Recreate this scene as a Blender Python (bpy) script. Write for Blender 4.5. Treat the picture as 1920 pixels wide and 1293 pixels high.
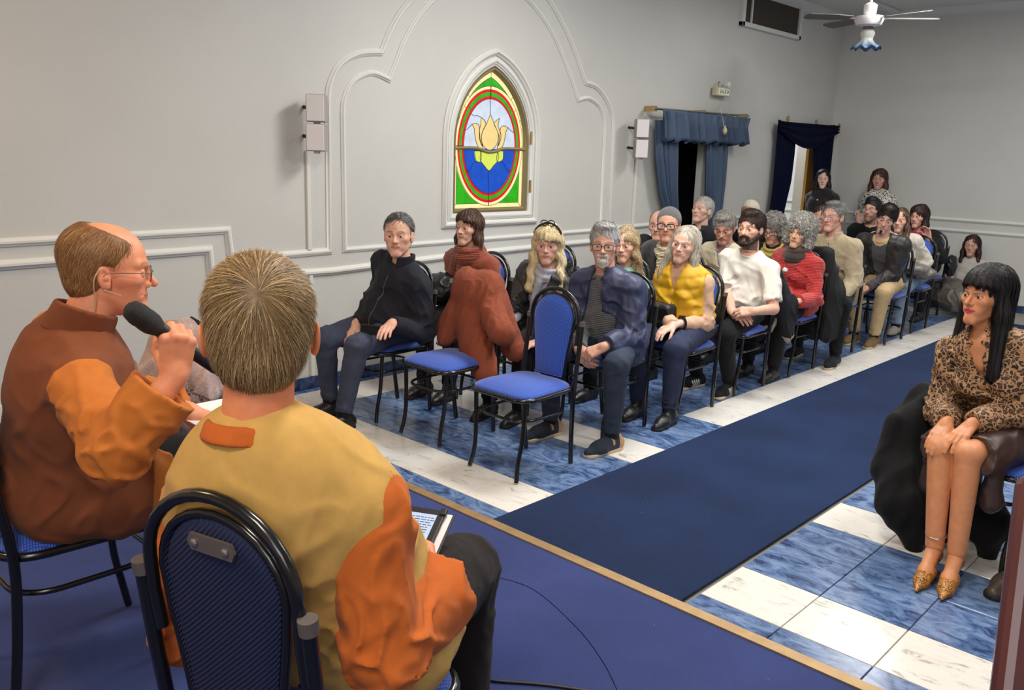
import bpy, bmesh, math, random, os
import numpy as np
from mathutils import Vector, Matrix
from concurrent.futures import ThreadPoolExecutor
for _o in list(bpy.data.objects): bpy.data.objects.remove(_o, do_unlink=True)
SC = bpy.context.scene; COL = SC.collection
PI = math.pi
# ------------------------------------------------------------------ camera
CAM = np.array([0.0, 0.0, 1.65])
YAW, PIT, ROL, FPX = 0.75285165, 0.2213331, 0.03249233, 1605.88
_fw = np.array([-math.sin(YAW)*math.cos(PIT), math.cos(YAW)*math.cos(PIT), -math.sin(PIT)])
_r = np.cross(_fw, [0, 0, 1]); _r /= np.linalg.norm(_r); _u = np.cross(_r, _fw)
RG = _r*math.cos(ROL)+_u*math.sin(ROL); UP = -_r*math.sin(ROL)+_u*math.cos(ROL); FW = _fw
cd = bpy.data.cameras.new('camera'); cam = bpy.data.objects.new('camera', cd); COL.objects.link(cam)
cam.matrix_world = Matrix(((RG[0], UP[0], -FW[0], CAM[0]), (RG[1], UP[1], -FW[1], CAM[1]), (RG[2], UP[2], -FW[2], CAM[2]), (0, 0, 0, 1)))
cd.sensor_fit = 'HORIZONTAL'; cd.sensor_width = 36.0; cd.lens = FPX/1920*36.0; cd.clip_start = 0.05
SC.camera = cam
# ------------------------------------------------------------------ light
W = bpy.data.worlds.new('world'); SC.world = W; W.use_nodes = True
W.node_tree.nodes['Background'].inputs[0].default_value = (1.0, 0.97, 0.92, 1)
W.node_tree.nodes['Background'].inputs[1].default_value = 0.30
SC.view_settings.view_transform = 'Standard'; SC.view_settings.look = 'None'
SC.view_settings.exposure = 0.0; SC.view_settings.gamma = 1.0; SC.view_settings.use_curve_mapping = False
LIGHTS = [  # x, y, z, size x, size y, watts, colour
    ('ceiling_panel_light', -2.7, 4.6, 3.42, 1.3, 0.6, 92, (1.0, 0.98, 0.95)),
    ('ceiling_panel_light', -0.2, 4.8, 3.42, 1.3, 0.6, 66, (1.0, 0.98, 0.95)),
    ('ceiling_panel_light', -2.4, 8.2, 3.42, 1.3, 0.6, 62, (1.0, 0.98, 0.95)),
    ('ceiling_panel_light', 0.9, 8.4, 3.42, 1.3, 0.6, 50, (1.0, 0.98, 0.95)),
    ('stage_or_fill_light', -1.4, 2.0, 3.40, 0.5, 0.5, 52, (1.0, 0.93, 0.82)),
    ('stage_or_fill_light', -0.4, -0.5, 3.38, 0.7, 0.7, 46, (1.0, 0.88, 0.74)),
    ('stage_or_fill_light', 1.6, -1.6, 2.9, 1.6, 1.6, 52, (1.0, 0.97, 0.93)),  # unseen fill lamp, added behind the camera to brighten the audience's faces
    ('stage_or_fill_light', -3.7, -0.7, 3.40, 0.5, 0.5, 46, (1.0, 0.62, 0.30)),
]
for n, x, y, z, sx, sy, w, c in LIGHTS:
    ld = bpy.data.lights.new(n, 'AREA'); ld.shape = 'RECTANGLE'; ld.size = sx; ld.size_y = sy; ld.energy = w; ld.color = c
    lo = bpy.data.objects.new(n, ld); COL.objects.link(lo); lo.location = (x, y, z)
    if z < 3: lo.rotation_euler = (Vector((-3.0, 5.0, .9))-Vector((x, y, z))).to_track_quat('-Z', 'Y').to_euler()
# ------------------------------------------------------------------ helpers
def ray(px, py): return FW*FPX+RG*(px-960)-UP*(py-646.5)
def atZ(px, py, z=0.0): d = ray(px, py); return CAM+d*(z-CAM[2])/d[2]
def atX(px, py, x): d = ray(px, py); return CAM+d*(x-CAM[0])/d[0]
def atY(px, py, y): d = ray(px, py); return CAM+d*(y-CAM[1])/d[1]
def atD(px, py, dd): return CAM+ray(px, py)*dd/FPX
XW = -4.95; YB = 11.29; ZC = 3.47; STG = 0.16
def V(*a): return np.array(a, dtype=float)
def nrm(v): v = np.asarray(v, float); return v/max(np.linalg.norm(v), 1e-9)
def lin(*c):
    if len(c) == 1: c = c[0]
    return tuple((v/255/12.92 if v/255 <= .04045 else ((v/255+.055)/1.055)**2.4) for v in c)
def tag(o, label=None, cat=None, group=None, kind=None):
    if label: o['label'] = label
    if cat: o['category'] = cat
    if group: o['group'] = group
    if kind: o['kind'] = kind
    return o
def empty(name, loc=(0, 0, 0), rz=0, label=None, cat=None, group=None, kind=None):
    o = bpy.data.objects.new(name, None); COL.objects.link(o); o.location = loc; o.rotation_euler = (0, 0, rz)
    o.empty_display_size = .05
    return tag(o, label, cat, group, kind)
def link(name, me, mat=None, parent=None, world=True):
    o = bpy.data.objects.new(name, me); COL.objects.link(o)
    if mat is not None and not me.materials: me.materials.append(mat)
    if parent is not None:
        o.parent = parent
        if world:
            M = Matrix.Translation(parent.location) @ parent.rotation_euler.to_matrix().to_4x4()
            o.matrix_parent_inverse = M.inverted()
    return o
class MB:
    def __init__(s): s.v = []; s.f = []
    def add(s, v, f):
        b = len(s.v); s.v += [tuple(map(float, p)) for p in v]; s.f += [tuple(b+i for i in q) for q in f]; return s
    def box(s, c, d, R=None):
        pts = []
        for sx in (-1, 1):
            for sy in (-1, 1):
                for sz in (-1, 1):
                    p = V(sx*d[0]/2, sy*d[1]/2, sz*d[2]/2)
                    if R is not None: p = R@p
                    pts.append(p+np.asarray(c, float))
        return s.add(pts, [(0, 1, 3, 2), (4, 6, 7, 5), (0, 4, 5, 1), (2, 3, 7, 6), (0, 2, 6, 4), (1, 5, 7, 3)])
    def bb(s, lo, hi): lo = V(*lo); hi = V(*hi); return s.box((lo+hi)/2, hi-lo)
    def tube(s, pts, r, n=10, closed=False, flat=None):
        pts = [np.asarray(p, float) for p in pts]; m = len(pts)
        rs = r if hasattr(r, '__len__') else [r]*m
        if closed: tg = [nrm(pts[(i+1) % m]-pts[i-1]) for i in range(m)]
        else: tg = [nrm(pts[min(i+1, m-1)]-pts[max(i-1, 0)]) for i in range(m)]
        a = V(0, 0, 1) if abs(tg[0][2]) < .9 else V(1, 0, 0)
        vs = []; nn = nrm(np.cross(tg[0], a))
        for i in range(m):
            nn = nrm(nn-tg[i]*(nn@tg[i])); bn = np.cross(tg[i], nn)
            for k in range(n):
                an = 2*PI*k/n; vs.append(pts[i]+(nn*math.cos(an)+bn*math.sin(an))*rs[i])
        fs = []
        for i in range(m if closed else m-1):
            j = (i+1) % m
            for k in range(n): fs.append((i*n+k, i*n+(k+1) % n, j*n+(k+1) % n, j*n+k))
        if not closed: fs.append(tuple(range(n-1, -1, -1))); fs.append(tuple((m-1)*n+k for k in range(n)))
        return s.add(vs, fs)
    def lathe(s, prof, c=(0, 0, 0), n=24, R=None):
        c = np.asarray(c, float); vs = []
        for (r, z) in prof:
            for k in range(n):
                a = 2*PI*k/n; p = V(r*math.cos(a), r*math.sin(a), z)
                if R is not None: p = R@p
                vs.append(c+p)
        fs = [(i*n+k, i*n+(k+1) % n, (i+1)*n+(k+1) % n, (i+1)*n+k) for i in range(len(prof)-1) for k in range(n)]
        fs.append(tuple(range(n-1, -1, -1))); fs.append(tuple((len(prof)-1)*n+k for k in range(n)))
        return s.add(vs, fs)
    def prism(s, poly, a, b, mp):   # poly: list of 2-D points, extruded a..b, mp(u, v, w) -> 3-D
        n = len(poly); vs = [mp(u, v, a) for u, v in poly]+[mp(u, v, b) for u, v in poly]
        fs = [tuple(range(n)), tuple(range(2*n-1, n-1, -1))]+[(i, i+n, (i+1) % n+n, (i+1) % n) for i in range(n)]
        return s.add(vs, fs)
    def mesh(s, name='m', smooth=False):
        me = bpy.data.meshes.new(name); me.from_pydata(s.v, [], s.f); 
        bm = bmesh.new(); bm.from_mesh(me); bmesh.ops.recalc_face_normals(bm, faces=bm.faces)
        if smooth:
            for f in bm.faces: f.smooth = True
        bm.to_mesh(me); bm.free()
        if smooth:
            try: me.set_sharp_from_angle(angle=math.radians(50))
            except Exception: pass
        return me
    def build(s, name, mat, parent=None, smooth=False, bevel=0, kind=None):
        o = link(name, s.mesh(name, smooth), mat, parent)
        if bevel:
            m = o.modifiers.new('b', 'BEVEL'); m.width = bevel; m.segments = 2; m.limit_method = 'ANGLE'
        if kind: o['kind'] = kind
        return o
def arc(p0, p1, p2, n=8):
    t = np.linspace(0, 1, n)[:, None]; return list((1-t)**2*np.array(p0)+2*t*(1-t)*np.array(p1)+t**2*np.array(p2))
def spline(P, n=8):
    P = [np.asarray(p, float) for p in P]; out = []
    for i in range(len(P)-1):
        a, b, c, d = P[max(i-1, 0)], P[i], P[i+1], P[min(i+2, len(P)-1)]
        for k in range(n):
            t = k/n; out.append(.5*((2*b)+(-a+c)*t+(2*a-5*b+4*c-d)*t*t+(-a+3*b-3*c+d)*t**3))
    out.append(P[-1]); return out
# ------------------------------------------------------------------ materials
def mat(name, base=(.5, .5, .5), rough=.6, metal=0, bump=0, bscale=200, noise=0, nscale=8, attr=False, sheen=0, coat=0, sss=0, spec=.5, wave=None, stretch=None, wr=0, wsc=9):
    m = bpy.data.materials.new(name); m.use_nodes = True; nt = m.node_tree; N = nt.nodes; L = nt.links
    b = N['Principled BSDF']; b.inputs['Roughness'].default_value = rough; b.inputs['Metallic'].default_value = metal
    b.inputs['Specular IOR Level'].default_value = spec
    if sheen: b.inputs['Sheen Weight'].default_value = sheen; b.inputs['Sheen Roughness'].default_value = .5
    if coat: b.inputs['Coat Weight'].default_value = coat; b.inputs['Coat Roughness'].default_value = .15
    if sss:
        b.inputs['Subsurface Weight'].default_value = sss; b.inputs['Subsurface Radius'].default_value = (.012, .005, .003); b.inputs['Subsurface Scale'].default_value = 1.0
    tc = N.new('ShaderNodeTexCoord'); src = tc.outputs['Object']
    if stretch:
        mp = N.new('ShaderNodeMapping'); mp.inputs['Scale'].default_value = stretch; L.new(src, mp.inputs[0]); src = mp.outputs[0]
    out = None
    if attr:
        a = N.new('ShaderNodeAttribute'); a.attribute_name = 'Col'; out = a.outputs['Color']
    if noise:
        nz = N.new('ShaderNodeTexNoise'); nz.inputs['Scale'].default_value = nscale; nz.inputs['Detail'].default_value = 4; L.new(src, nz.inputs['Vector'])
        mr = N.new('ShaderNodeMapRange'); mr.inputs[1].default_value = .3; mr.inputs[2].default_value = .7
        mr.inputs[3].default_value = 1-noise; mr.inputs[4].default_value = 1+noise; L.new(nz.outputs[0], mr.inputs[0])
        mx = N.new('ShaderNodeMix'); mx.data_type = 'RGBA'; mx.blend_type = 'MULTIPLY'; mx.inputs[0].default_value = 1
        if out is not None: L.new(out, mx.inputs[6])
        else: mx.inputs[6].default_value = (*base, 1)
        L.new(mr.outputs[0], mx.inputs[7]); out = mx.outputs[2]
    if out is not None: L.new(out, b.inputs['Base Color'])
    else: b.inputs['Base Color'].default_value = (*base, 1)
    if bump:
        if wave:
            w = N.new('ShaderNodeTexWave'); w.inputs['Scale'].default_value = wave[0]; w.inputs['Distortion'].default_value = wave[1]; w.bands_direction = wave[2]
            L.new(src, w.inputs['Vector']); h = w.outputs[1]
        else:
            w = N.new('ShaderNodeTexNoise'); w.inputs['Scale'].default_value = bscale; w.inputs['Detail'].default_value = 3; L.new(src, w.inputs['Vector']); h = w.outputs[0]
        bp = N.new('ShaderNodeBump'); bp.inputs['Strength'].default_value = bump; bp.inputs['Distance'].default_value = .004
        L.new(h, bp.inputs['Height']); L.new(bp.outputs[0], b.inputs['Normal'])
    if wr:
        w2 = N.new('ShaderNodeTexNoise'); w2.noise_type = 'RIDGED_MULTIFRACTAL'; w2.inputs['Scale'].default_value = wsc; w2.inputs['Detail'].default_value = 2; w2.inputs['Distortion'].default_value = .6
        mp2 = N.new('ShaderNodeMapping'); mp2.inputs['Scale'].default_value = (1, 1, .55); L.new(tc.outputs['Object'], mp2.inputs[0]); L.new(mp2.outputs[0], w2.inputs['Vector'])
        b2 = N.new('ShaderNodeBump'); b2.inputs['Strength'].default_value = wr; b2.inputs['Distance'].default_value = .012; L.new(w2.outputs[0], b2.inputs['Height'])
        if b.inputs['Normal'].links: L.new(b.inputs['Normal'].links[0].from_socket, b2.inputs['Normal'])
        L.new(b2.outputs[0], b.inputs['Normal'])
    return m
def emit(name, c, s, rough=.3, noise=0):
    m = mat(name, c, rough, noise=noise, nscale=14); b = m.node_tree.nodes['Principled BSDF']
    b.inputs['Emission Color'].default_value = (*c, 1); b.inputs['Emission Strength'].default_value = s
    if noise:
        k = b.inputs['Base Color'].links[0]; m.node_tree.links.new(k.from_socket, b.inputs['Emission Color']); m.node_tree.links.remove(k)
    b.inputs['Base Color'].default_value = (c[0]*.25, c[1]*.25, c[2]*.25, 1)
    return m
M = {}
M['wall'] = mat('wall_paint', lin(206, 205, 199), .65, bump=.25, bscale=60, noise=.03, nscale=1.5)
M['trim'] = mat('trim_paint', lin(222, 222, 216), .5)
M['ceil'] = mat('ceiling_paint', lin(225, 224, 220), .8)
M['grout'] = mat('grout', lin(150, 146, 138), .8)
def carpet(name, c, r=.95):
    m = mat(name, c, r, bump=.9, bscale=420, noise=.22, nscale=300, sheen=.04, spec=.15)
    N = m.node_tree.nodes; L = m.node_tree.links; b = N['Principled BSDF']
    src = b.inputs['Base Color'].links[0].from_socket
    n2 = N.new('ShaderNodeTexNoise'); n2.inputs['Scale'].default_value = 1.6; n2.inputs['Detail'].default_value = 5
    L.new(N['Texture Coordinate'].outputs['Object'], n2.inputs['Vector'])
    mr = N.new('ShaderNodeMapRange'); mr.inputs[1].default_value = .35; mr.inputs[2].default_value = .65; mr.inputs[3].default_value = .82; mr.inputs[4].default_value = 1.2
    L.new(n2.outputs[0], mr.inputs[0])
    mx = N.new('ShaderNodeMix'); mx.data_type = 'RGBA'; mx.blend_type = 'MULTIPLY'; mx.inputs[0].default_value = 1
    L.new(src, mx.inputs[6]); L.new(mr.outputs[0], mx.inputs[7])
    # sparse pale lint
    v = N.new('ShaderNodeTexVoronoi'); v.inputs['Scale'].default_value = 9; L.new(N['Texture Coordinate'].outputs['Object'], v.inputs['Vector'])
    lt = N.new('ShaderNodeMath'); lt.operation = 'LESS_THAN'; lt.inputs[1].default_value = .022; L.new(v.outputs['Distance'], lt.inputs[0])
    m3 = N.new('ShaderNodeMix'); m3.data_type = 'RGBA'; L.new(lt.outputs[0], m3.inputs[0]); L.new(mx.outputs[2], m3.inputs[6]); m3.inputs[7].default_value = (.12, .2, .35, 1)
    L.new(m3.outputs[2], b.inputs['Base Color']); return m
M['aisle'] = carpet('aisle_carpet', lin(28, 46, 82))
M['stage'] = carpet('stage_carpet', lin(56, 68, 120))
def marble(name, c1, c2, c3, rough=.22, sc=3.0, lo=.42, hi=.62):
    m = bpy.data.materials.new(name); m.use_nodes = True; N = m.node_tree.nodes; L = m.node_tree.links; b = N['Principled BSDF']
    b.inputs['Roughness'].default_value = rough
    tc = N.new('ShaderNodeTexCoord'); oi = N.new('ShaderNodeObjectInfo'); ad = N.new('ShaderNodeVectorMath'); ad.operation = 'ADD'
    ml = N.new('ShaderNodeVectorMath'); ml.operation = 'SCALE'; ml.inputs[3].default_value = 40
    cb = N.new('ShaderNodeCombineXYZ'); L.new(oi.outputs['Random'], cb.inputs[0]); L.new(oi.outputs['Random'], cb.inputs[1])
    L.new(cb.outputs[0], ml.inputs[0]); L.new(tc.outputs['Object'], ad.inputs[0]); L.new(ml.outputs[0], ad.inputs[1])
    n1 = N.new('ShaderNodeTexNoise'); n1.inputs['Scale'].default_value = sc*3; n1.inputs['Detail'].default_value = 9; n1.inputs['Roughness'].default_value = .68; n1.inputs['Distortion'].default_value = 1.3
    mpp = N.new('ShaderNodeMapping'); mpp.inputs['Scale'].default_value = (.7, 1.5, 1); L.new(ad.outputs[0], mpp.inputs[0]); L.new(mpp.outputs[0], n1.inputs['Vector'])
    r = N.new('ShaderNodeValToRGB'); e = r.color_ramp.elements
    e[0].position = lo; e[0].color = (*c1, 1); e[1].position = hi; e[1].color = (*c2, 1)
    k = r.color_ramp.elements.new((lo+hi)/2-.02); k.color = (*c3, 1)
    L.new(n1.outputs[0], r.inputs[0]); L.new(r.outputs[0], b.inputs['Base Color']); return m
M['tile_blue'] = marble('blue_marbled_tile', lin(44, 60, 98), lin(122, 146, 182), lin(82, 108, 152), lo=.36, hi=.60)
M['tile_white'] = marble('white_marbled_tile', lin(176, 172, 164), lin(232, 228, 220), lin(222, 218, 210), lo=.34, hi=.50, sc=3.2)
M['skirt'] = marble('blue_skirting_tile', lin(24, 38, 72), lin(66, 92, 138), lin(44, 66, 108), sc=3)
M['gold'] = mat('gilt_edge_strip', lin(176, 146, 104), .38, metal=.55, noise=.12, nscale=20)
M['black'] = mat('black_enamel', lin(20, 19, 19), .22, coat=.3)
M['plastic'] = mat('black_plastic', lin(22, 22, 24), .45)
M['cap'] = mat('grey_plastic_cap', lin(92, 84, 80), .5)
M['steel'] = mat('steel', lin(190, 186, 178), .3, metal=.9)
M['brass'] = mat('brass', lin(190, 160, 100), .35, metal=.8)
M['white_box'] = mat('white_plastic', lin(232, 226, 226), .5)
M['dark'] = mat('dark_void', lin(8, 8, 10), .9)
M['navy_cloth'] = mat('navy_velvet', lin(13, 18, 42), .95, sheen=0, spec=.1, bump=.2, bscale=300)
M['drape'] = mat('slate_blue_satin', lin(62, 82, 108), .55, sheen=.1, bump=.15, bscale=250)
M['wood'] = mat('yellow_wood', lin(205, 152, 70), .5, noise=.25, nscale=6, stretch=(6, 6, .6))
M['lead'] = mat('lead_came', lin(60, 52, 44), .5, metal=.3)
M['frame'] = mat('antique_gold_sash', lin(150, 136, 96), .4, metal=.4)
def seatfab(rot):
    m = mat('royal_blue_dotted_fabric', lin(30, 66, 160), .8, sheen=.3)
    N = m.node_tree.nodes; L = m.node_tree.links; b = N['Principled BSDF']; tc = N['Texture Coordinate']
    v = N.new('ShaderNodeTexVoronoi'); v.inputs['Scale'].default_value = 150; v.inputs['Randomness'].default_value = .0; v.voronoi_dimensions = '2D'
    mp = N.new('ShaderNodeMapping'); mp.inputs['Rotation'].default_value = (rot, 0, .3 if not rot else 0); L.new(tc.outputs['Object'], mp.inputs[0]); L.new(mp.outputs[0], v.inputs['Vector'])
    r = N.new('ShaderNodeValToRGB'); r.color_ramp.elements[0].position = .18; r.color_ramp.elements[0].color = (*lin(74, 124, 220), 1)
    r.color_ramp.elements[1].position = .42; r.color_ramp.elements[1].color = (*lin(26, 58, 160), 1)
    L.new(v.outputs['Distance'], r.inputs[0]); L.new(r.outputs[0], b.inputs['Base Color'])
    bp = N.new('ShaderNodeBump'); bp.inputs['Strength'].default_value = .35; bp.inputs['Distance'].default_value = .002; bp.invert = True
    L.new(v.outputs['Distance'], bp.inputs['Height']); L.new(bp.outputs[0], b.inputs['Normal']); return m
M['seat'] = seatfab(0); M['seat_v'] = seatfab(PI/2)
M['seatback'] = mat('navy_back_fabric', lin(16, 28, 66), .8, bump=.6, wave=(60, 0, 'DIAGONAL'))
# ------------------------------------------------------------------ structure
def struct(mb, name, m, **k):
    o = mb.build(name, m, **k); o['kind'] = 'structure'; return o
floor = struct(MB().bb((-5.4, -3, -.2), (3.5, 11.6, -.012)), 'floor', M['grout'])
struct(MB().bb((-5.4, -3, ZC), (3.5, 11.6, ZC+.15)), 'ceiling', M['ceil'])
struct(MB().bb((3.3, -3, 0), (3.5, 11.6, ZC)), 'wall_right', M['wall'])
struct(MB().bb((-5.4, -3.1, -.2), (3.5, -2.95, ZC)), 'wall_front', M['wall'])
struct(MB().bb((-5.4, YB, -.2), (3.5, YB+.2, ZC)), 'wall_back', M['wall'])
D1 = (atX(1255, 300, XW)[1], atX(1317, 300, XW)[1]); D2 = (atX(1470, 300, XW)[1], 11.1)
WC, WWD, WZB, WZS, WH = 4.987, .425, 1.170, 1.70, .605      # window centre, half width, sill, spring, rise
wl = MB()
def wb(y0, y1, z0, z1): wl.bb((XW-.07, y0, z0), (XW, y1, z1))
wb(-3, WC-WWD, -.2, ZC); wb(WC-WWD, WC+WWD, -.2, WZB); wb(WC-WWD, WC+WWD, WZS+WH, ZC); wb(WC+WWD, D1[0], -.2, ZC)
wb(D1[0], D1[1], 2.0, ZC); wb(D1[1], D2[0], -.2, ZC); wb(D2[0], D2[1], 2.02, ZC); wb(D2[1], YB, -.2, ZC)
def lancet(w, zb, zs, h, n=14):
    R = (h*h+w*w)/(2*w); cx = w-R; a1 = math.asin(h/R); pts = [(-w, zb), (w, zb)]
    for i in range(n+1):
        a = a1*i/n; pts.append((cx+R*math.cos(a), zs+R*math.sin(a)))
    for i in range(n-1, -1, -1):
        a = a1*i/n; pts.append((-(cx+R*math.cos(a)), zs+R*math.sin(a)))
    return pts
LP = lancet(WWD, WZB, WZS, WH)
# spandrels between square hole and pointed arch
for s in (1, -1):
    half = [p for p in LP[2:17]]
    poly = [(s*WWD, WZS)]+[(s*p[0], p[1]) for p in half[1:]]+[(s*WWD, WZS+WH)]
    wl.prism(poly, XW-.07, XW, lambda u, v, w: (w, WC+u, v))
wall = struct(wl, 'wall_left', M['wall'])
# corridor behind the two curtained doorways
cr = MB(); cr.bb((-7.3, 9.0, -.05), (XW-.06, 12.6, 0)); cr.bb((-7.3, 9.0, 2.6), (XW-.06, 12.6, 2.7)); cr.bb((-7.4, 9.0, 0), (-7.3, 12.6, 2.6)); cr.bb((-7.3, 12.5, 0), (XW-.06, 12.6, 2.6)); cr.bb((-7.3, 8.95, 0), (XW-.06, 9.0, 2.6))
struct(cr, 'wall_corridor', M['wall'])
for z in (.92, 1.06): struct(MB().bb((-7.3, 12.47, z), (XW-.25, 12.5, z+.03)), 'trim_corridor', M['trim'])
ld = bpy.data.lights.new('corridor_light', 'AREA'); ld.size = .8; ld.energy = 45; ld.color = (.86, .92, 1.0)
lo = bpy.data.objects.new('corridor_light', ld); COL.objects.link(lo); lo.location = (-6.0, 11.2, 2.55)
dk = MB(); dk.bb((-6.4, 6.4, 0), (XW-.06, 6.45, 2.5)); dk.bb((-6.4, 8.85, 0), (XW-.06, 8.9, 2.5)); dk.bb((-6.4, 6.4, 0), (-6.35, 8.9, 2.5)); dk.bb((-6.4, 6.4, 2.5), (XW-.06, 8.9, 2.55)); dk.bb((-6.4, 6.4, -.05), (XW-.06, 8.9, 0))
struct(dk, 'wall_side_room', M['dark'])  # near-black walls: the darkness of the unlit room is put into their colour
# tiles
T = .335; tm = {}
def tile(x0, x1, y0, y1, c):
    g = .0022; k = (round(x1-x0, 3), round(y1-y0, 3), c)
    if k not in tm:
        b = MB(); dx, dy = (x1-x0)/2-g, (y1-y0)/2-g; e = .0015
        b.add([(-dx, -dy, -.012), (dx, -dy, -.012), (dx, dy, -.012), (-dx, dy, -.012), (-dx, -dy, -e), (dx, -dy, -e), (dx, dy, -e), (-dx, dy, -e), (-dx+e, -dy+e, 0), (dx-e, -dy+e, 0), (dx-e, dy-e, 0), (-dx+e, dy-e, 0)],
              [(0, 1, 5, 4), (1, 2, 6, 5), (2, 3, 7, 6), (3, 0, 4, 7), (4, 5, 9, 8), (5, 6, 10, 9), (6, 7, 11, 10), (7, 4, 8, 11), (8, 9, 10, 11)])
        me = b.mesh('tile'); me.materials.append(M['tile_white' if c == 'w' else 'tile_blue']); tm[k] = me
    o = bpy.data.objects.new('tile', tm[k]); COL.objects.link(o); o.location = ((x0+x1)/2, (y0+y1)/2, 0); o.parent = floor
YR = [2.416+.3285*i for i in range(28)]
def trow(i): return 'w' if i in (1, 4) else 'b'
for i in range(27):
    y0, y1 = YR[i], min(YR[i+1], YB)
    for k in range(8):
        x1 = -2.53-T*k; x0 = max(x1-T, XW)
        c = trow(i) if i <= 6 else ('w' if k == 0 else 'b')
        if k == 6: c = 'w' if i > 0 else 'b'
        if k == 7: c = 'b'
        if i == 24: c = 'w'
        tile(x0, x1, y0, y1, c)
for i in range(13):
    for k in range(8):
        x0 = -1.525+T*k; tile(x0, x0+T, YR[i], YR[i+1], 'w' if i in (1, 4) or (i > 6 and k == 0) else 'b')
for i in range(13, 27):
    for k in range(3):
        x0 = -1.525+T*k*1.0; tile(x0, x0+T, YR[i], min(YR[i+1], YB), 'w' if k == 0 else 'b')
fl2 = MB().bb((-.52, YR[13], -.012), (3.3, YB, 0)); fl2.bb((1.155, YR[0], -.012), (3.3, YR[13], 0))
o = fl2.build('tile_field', M['tile_blue'], floor); o['kind'] = 'stuff'
# aisle carpet, stage
o = MB().bb((-2.545, 2.39, 0), (-1.54, YB-.9, .009)).build('aisle_runner', M['aisle'], bevel=.003)
tag(o, 'long dark blue carpet runner down the aisle between the tiles', 'carpet')
ZS = .16
st = struct(MB().bb((XW, -2.95, 0), (3.3, 2.34, ZS)), 'floor_stage', M['stage'])
es = MB(); es.bb((XW, 2.335, 0), (3.3, 2.35, ZS)); es.bb((XW, 2.325, ZS), (3.3, 2.372, ZS+.006)); struct(es, 'trim_stage_edge', M['gold'])
# carpet seam on the stage
sp = spline([atZ(q[0], q[1], ZS) for q in ((925, 1080), (1000, 1105), (1080, 1175), (1130, 1240), (1160, 1300))], 6)
MB().tube([p+V(0, 0, .0005) for p in sp], .0013, 5).build('seam', M['navy_cloth'], st)
# skirting
sk = MB(); yy = -2.9
bsb = empty('baseboard_left', (XW, 3, 0), kind='structure')
k = 0; y = 2.35
while y < D1[0]-.1:
    y1 = min(y+.40, D1[0]-.05)
    MB().bb((XW, y+.001, 0), (XW+.012, y1-.001, .085)).build('skirting_tile', M['skirt'], bsb); y = y1
MB().bb((XW, D1[1]+.1, 0), (XW+.012, D2[0]-.1, .085)).build('skirting_tile', M['skirt'], bsb)
bb2 = empty('baseboard_back', (0, YB, 0), kind='structure')
for k in range(14): MB().bb((XW+k*.42, YB-.012, 0), (XW+k*.42+.418, YB, .085)).build('skirting_tile', M['skirt'], bb2)
struct(MB().bb((XW, -2.95, ZS), (XW+.015, 2.34, ZS+.09)), 'baseboard_stage', M['trim'])
# wall mouldings
def moulding(name, pts, w=.045, d=.024, closed=False, plane='x', mt=None, off=0, parent=None):
    P = [np.array(p, float) for p in pts]; n = len(P); prof = [(-.5, 0), (-.5, .35), (-.28, .55), (-.12, 1), (.12, 1), (.22, .7), (.34, .5), (.5, .32), (.5, 0)]
    vs = []; fs = []
    for i in range(n):
        a = P[i-1] if (closed or i) else P[i]; b = P[(i+1) % n] if (closed or i < n-1) else P[i]
        t1 = P[i]-a; t2 = b-P[i]; t1 = t1/np.linalg.norm(t1) if np.linalg.norm(t1) > 1e-9 else None; t2 = t2/np.linalg.norm(t2) if np.linalg.norm(t2) > 1e-9 else None
        if t1 is None: t1 = t2
        if t2 is None: t2 = t1
        n1 = np.array([-t1[1], t1[0]]); n2 = np.array([-t2[1], t2[0]]); m = n1+n2; m = m/max(np.linalg.norm(m), .3); k = 1/max(m@n1, .45)
        for (u, h) in prof:
            q = P[i]+m*u*w*k
            vs.append((XW+off+h*d, q[0], q[1]) if plane == 'x' else (q[0], YB-h*d, q[1]))
    c = len(prof)
    for i in range(n if closed else n-1):
        j = (i+1) % n
        for s in range(c-1): fs.append((i*c+s, i*c+s+1, j*c+s+1, j*c+s))
    if not closed: fs.append(tuple(range(c))); fs.append(tuple((n-1)*c+s for s in range(c-1, -1, -1)))
    o = MB().add(vs, fs).build(name, mt or M['trim'], parent, smooth=True)
    if parent is None: o['kind'] = 'structure'
    return o
def wp(L): return [tuple(atX(x, y, XW)[1:]) for x, y in L]
def wps(L, n=5):
    return [tuple(p) for p in spline([np.array(q) for q in wp(L)], n)]
yl0 = [(-2.6, .96)]
arcL = wps([(614, 189), (617, 160), (631, 128), (652, 109), (680, 99), (714, 98)])
arcL2 = wps([(714, 98), (730, 60), (749, 26), (771, 0), (800, -30), (850, -62), (905, -84)])
arcR2 = wps([(905, -84), (960, -62), (1005, -30), (1029, 0), (1052, 40), (1075, 90), (1097, 155)])
arcR = wps([(1097, 155), (1118, 163), (1136, 186), (1147, 215), (1149, 240)])
moulding('trim_1', [(-2.9, wp([(0, 455)])[0][1]-.05)]+wp([(0, 455), (426, 431), (433, 486), (617, 470)])+arcL+arcL2[1:]+arcR2[1:]+arcR[1:]+wp([(1140, 428), (1222, 421)]))
moulding('trim_2', [(-2.9, wp([(0, 497)])[0][1]-.05)]+wp([(0, 497), (391, 468), (396, 523), (620, 508), (870, 477), (1070, 456), (1222, 443)]), w=.05, d=.03)
iL = wps([(642, 210), (645, 185), (657, 158), (676, 143), (700, 137), (729, 149)])
iL2 = wps([(729, 149), (742, 117), (757, 78), (781, 36), (813, 0), (860, -28), (905, -38)])
iR2 = wps([(905, -38), (955, -22), (990, 0), (1022, 40), (1045, 82), (1068, 140), (1084, 188)])
iR = wps([(1084, 188), (1102, 184), (1120, 195), (1130, 215), (1133, 240)])
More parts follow.
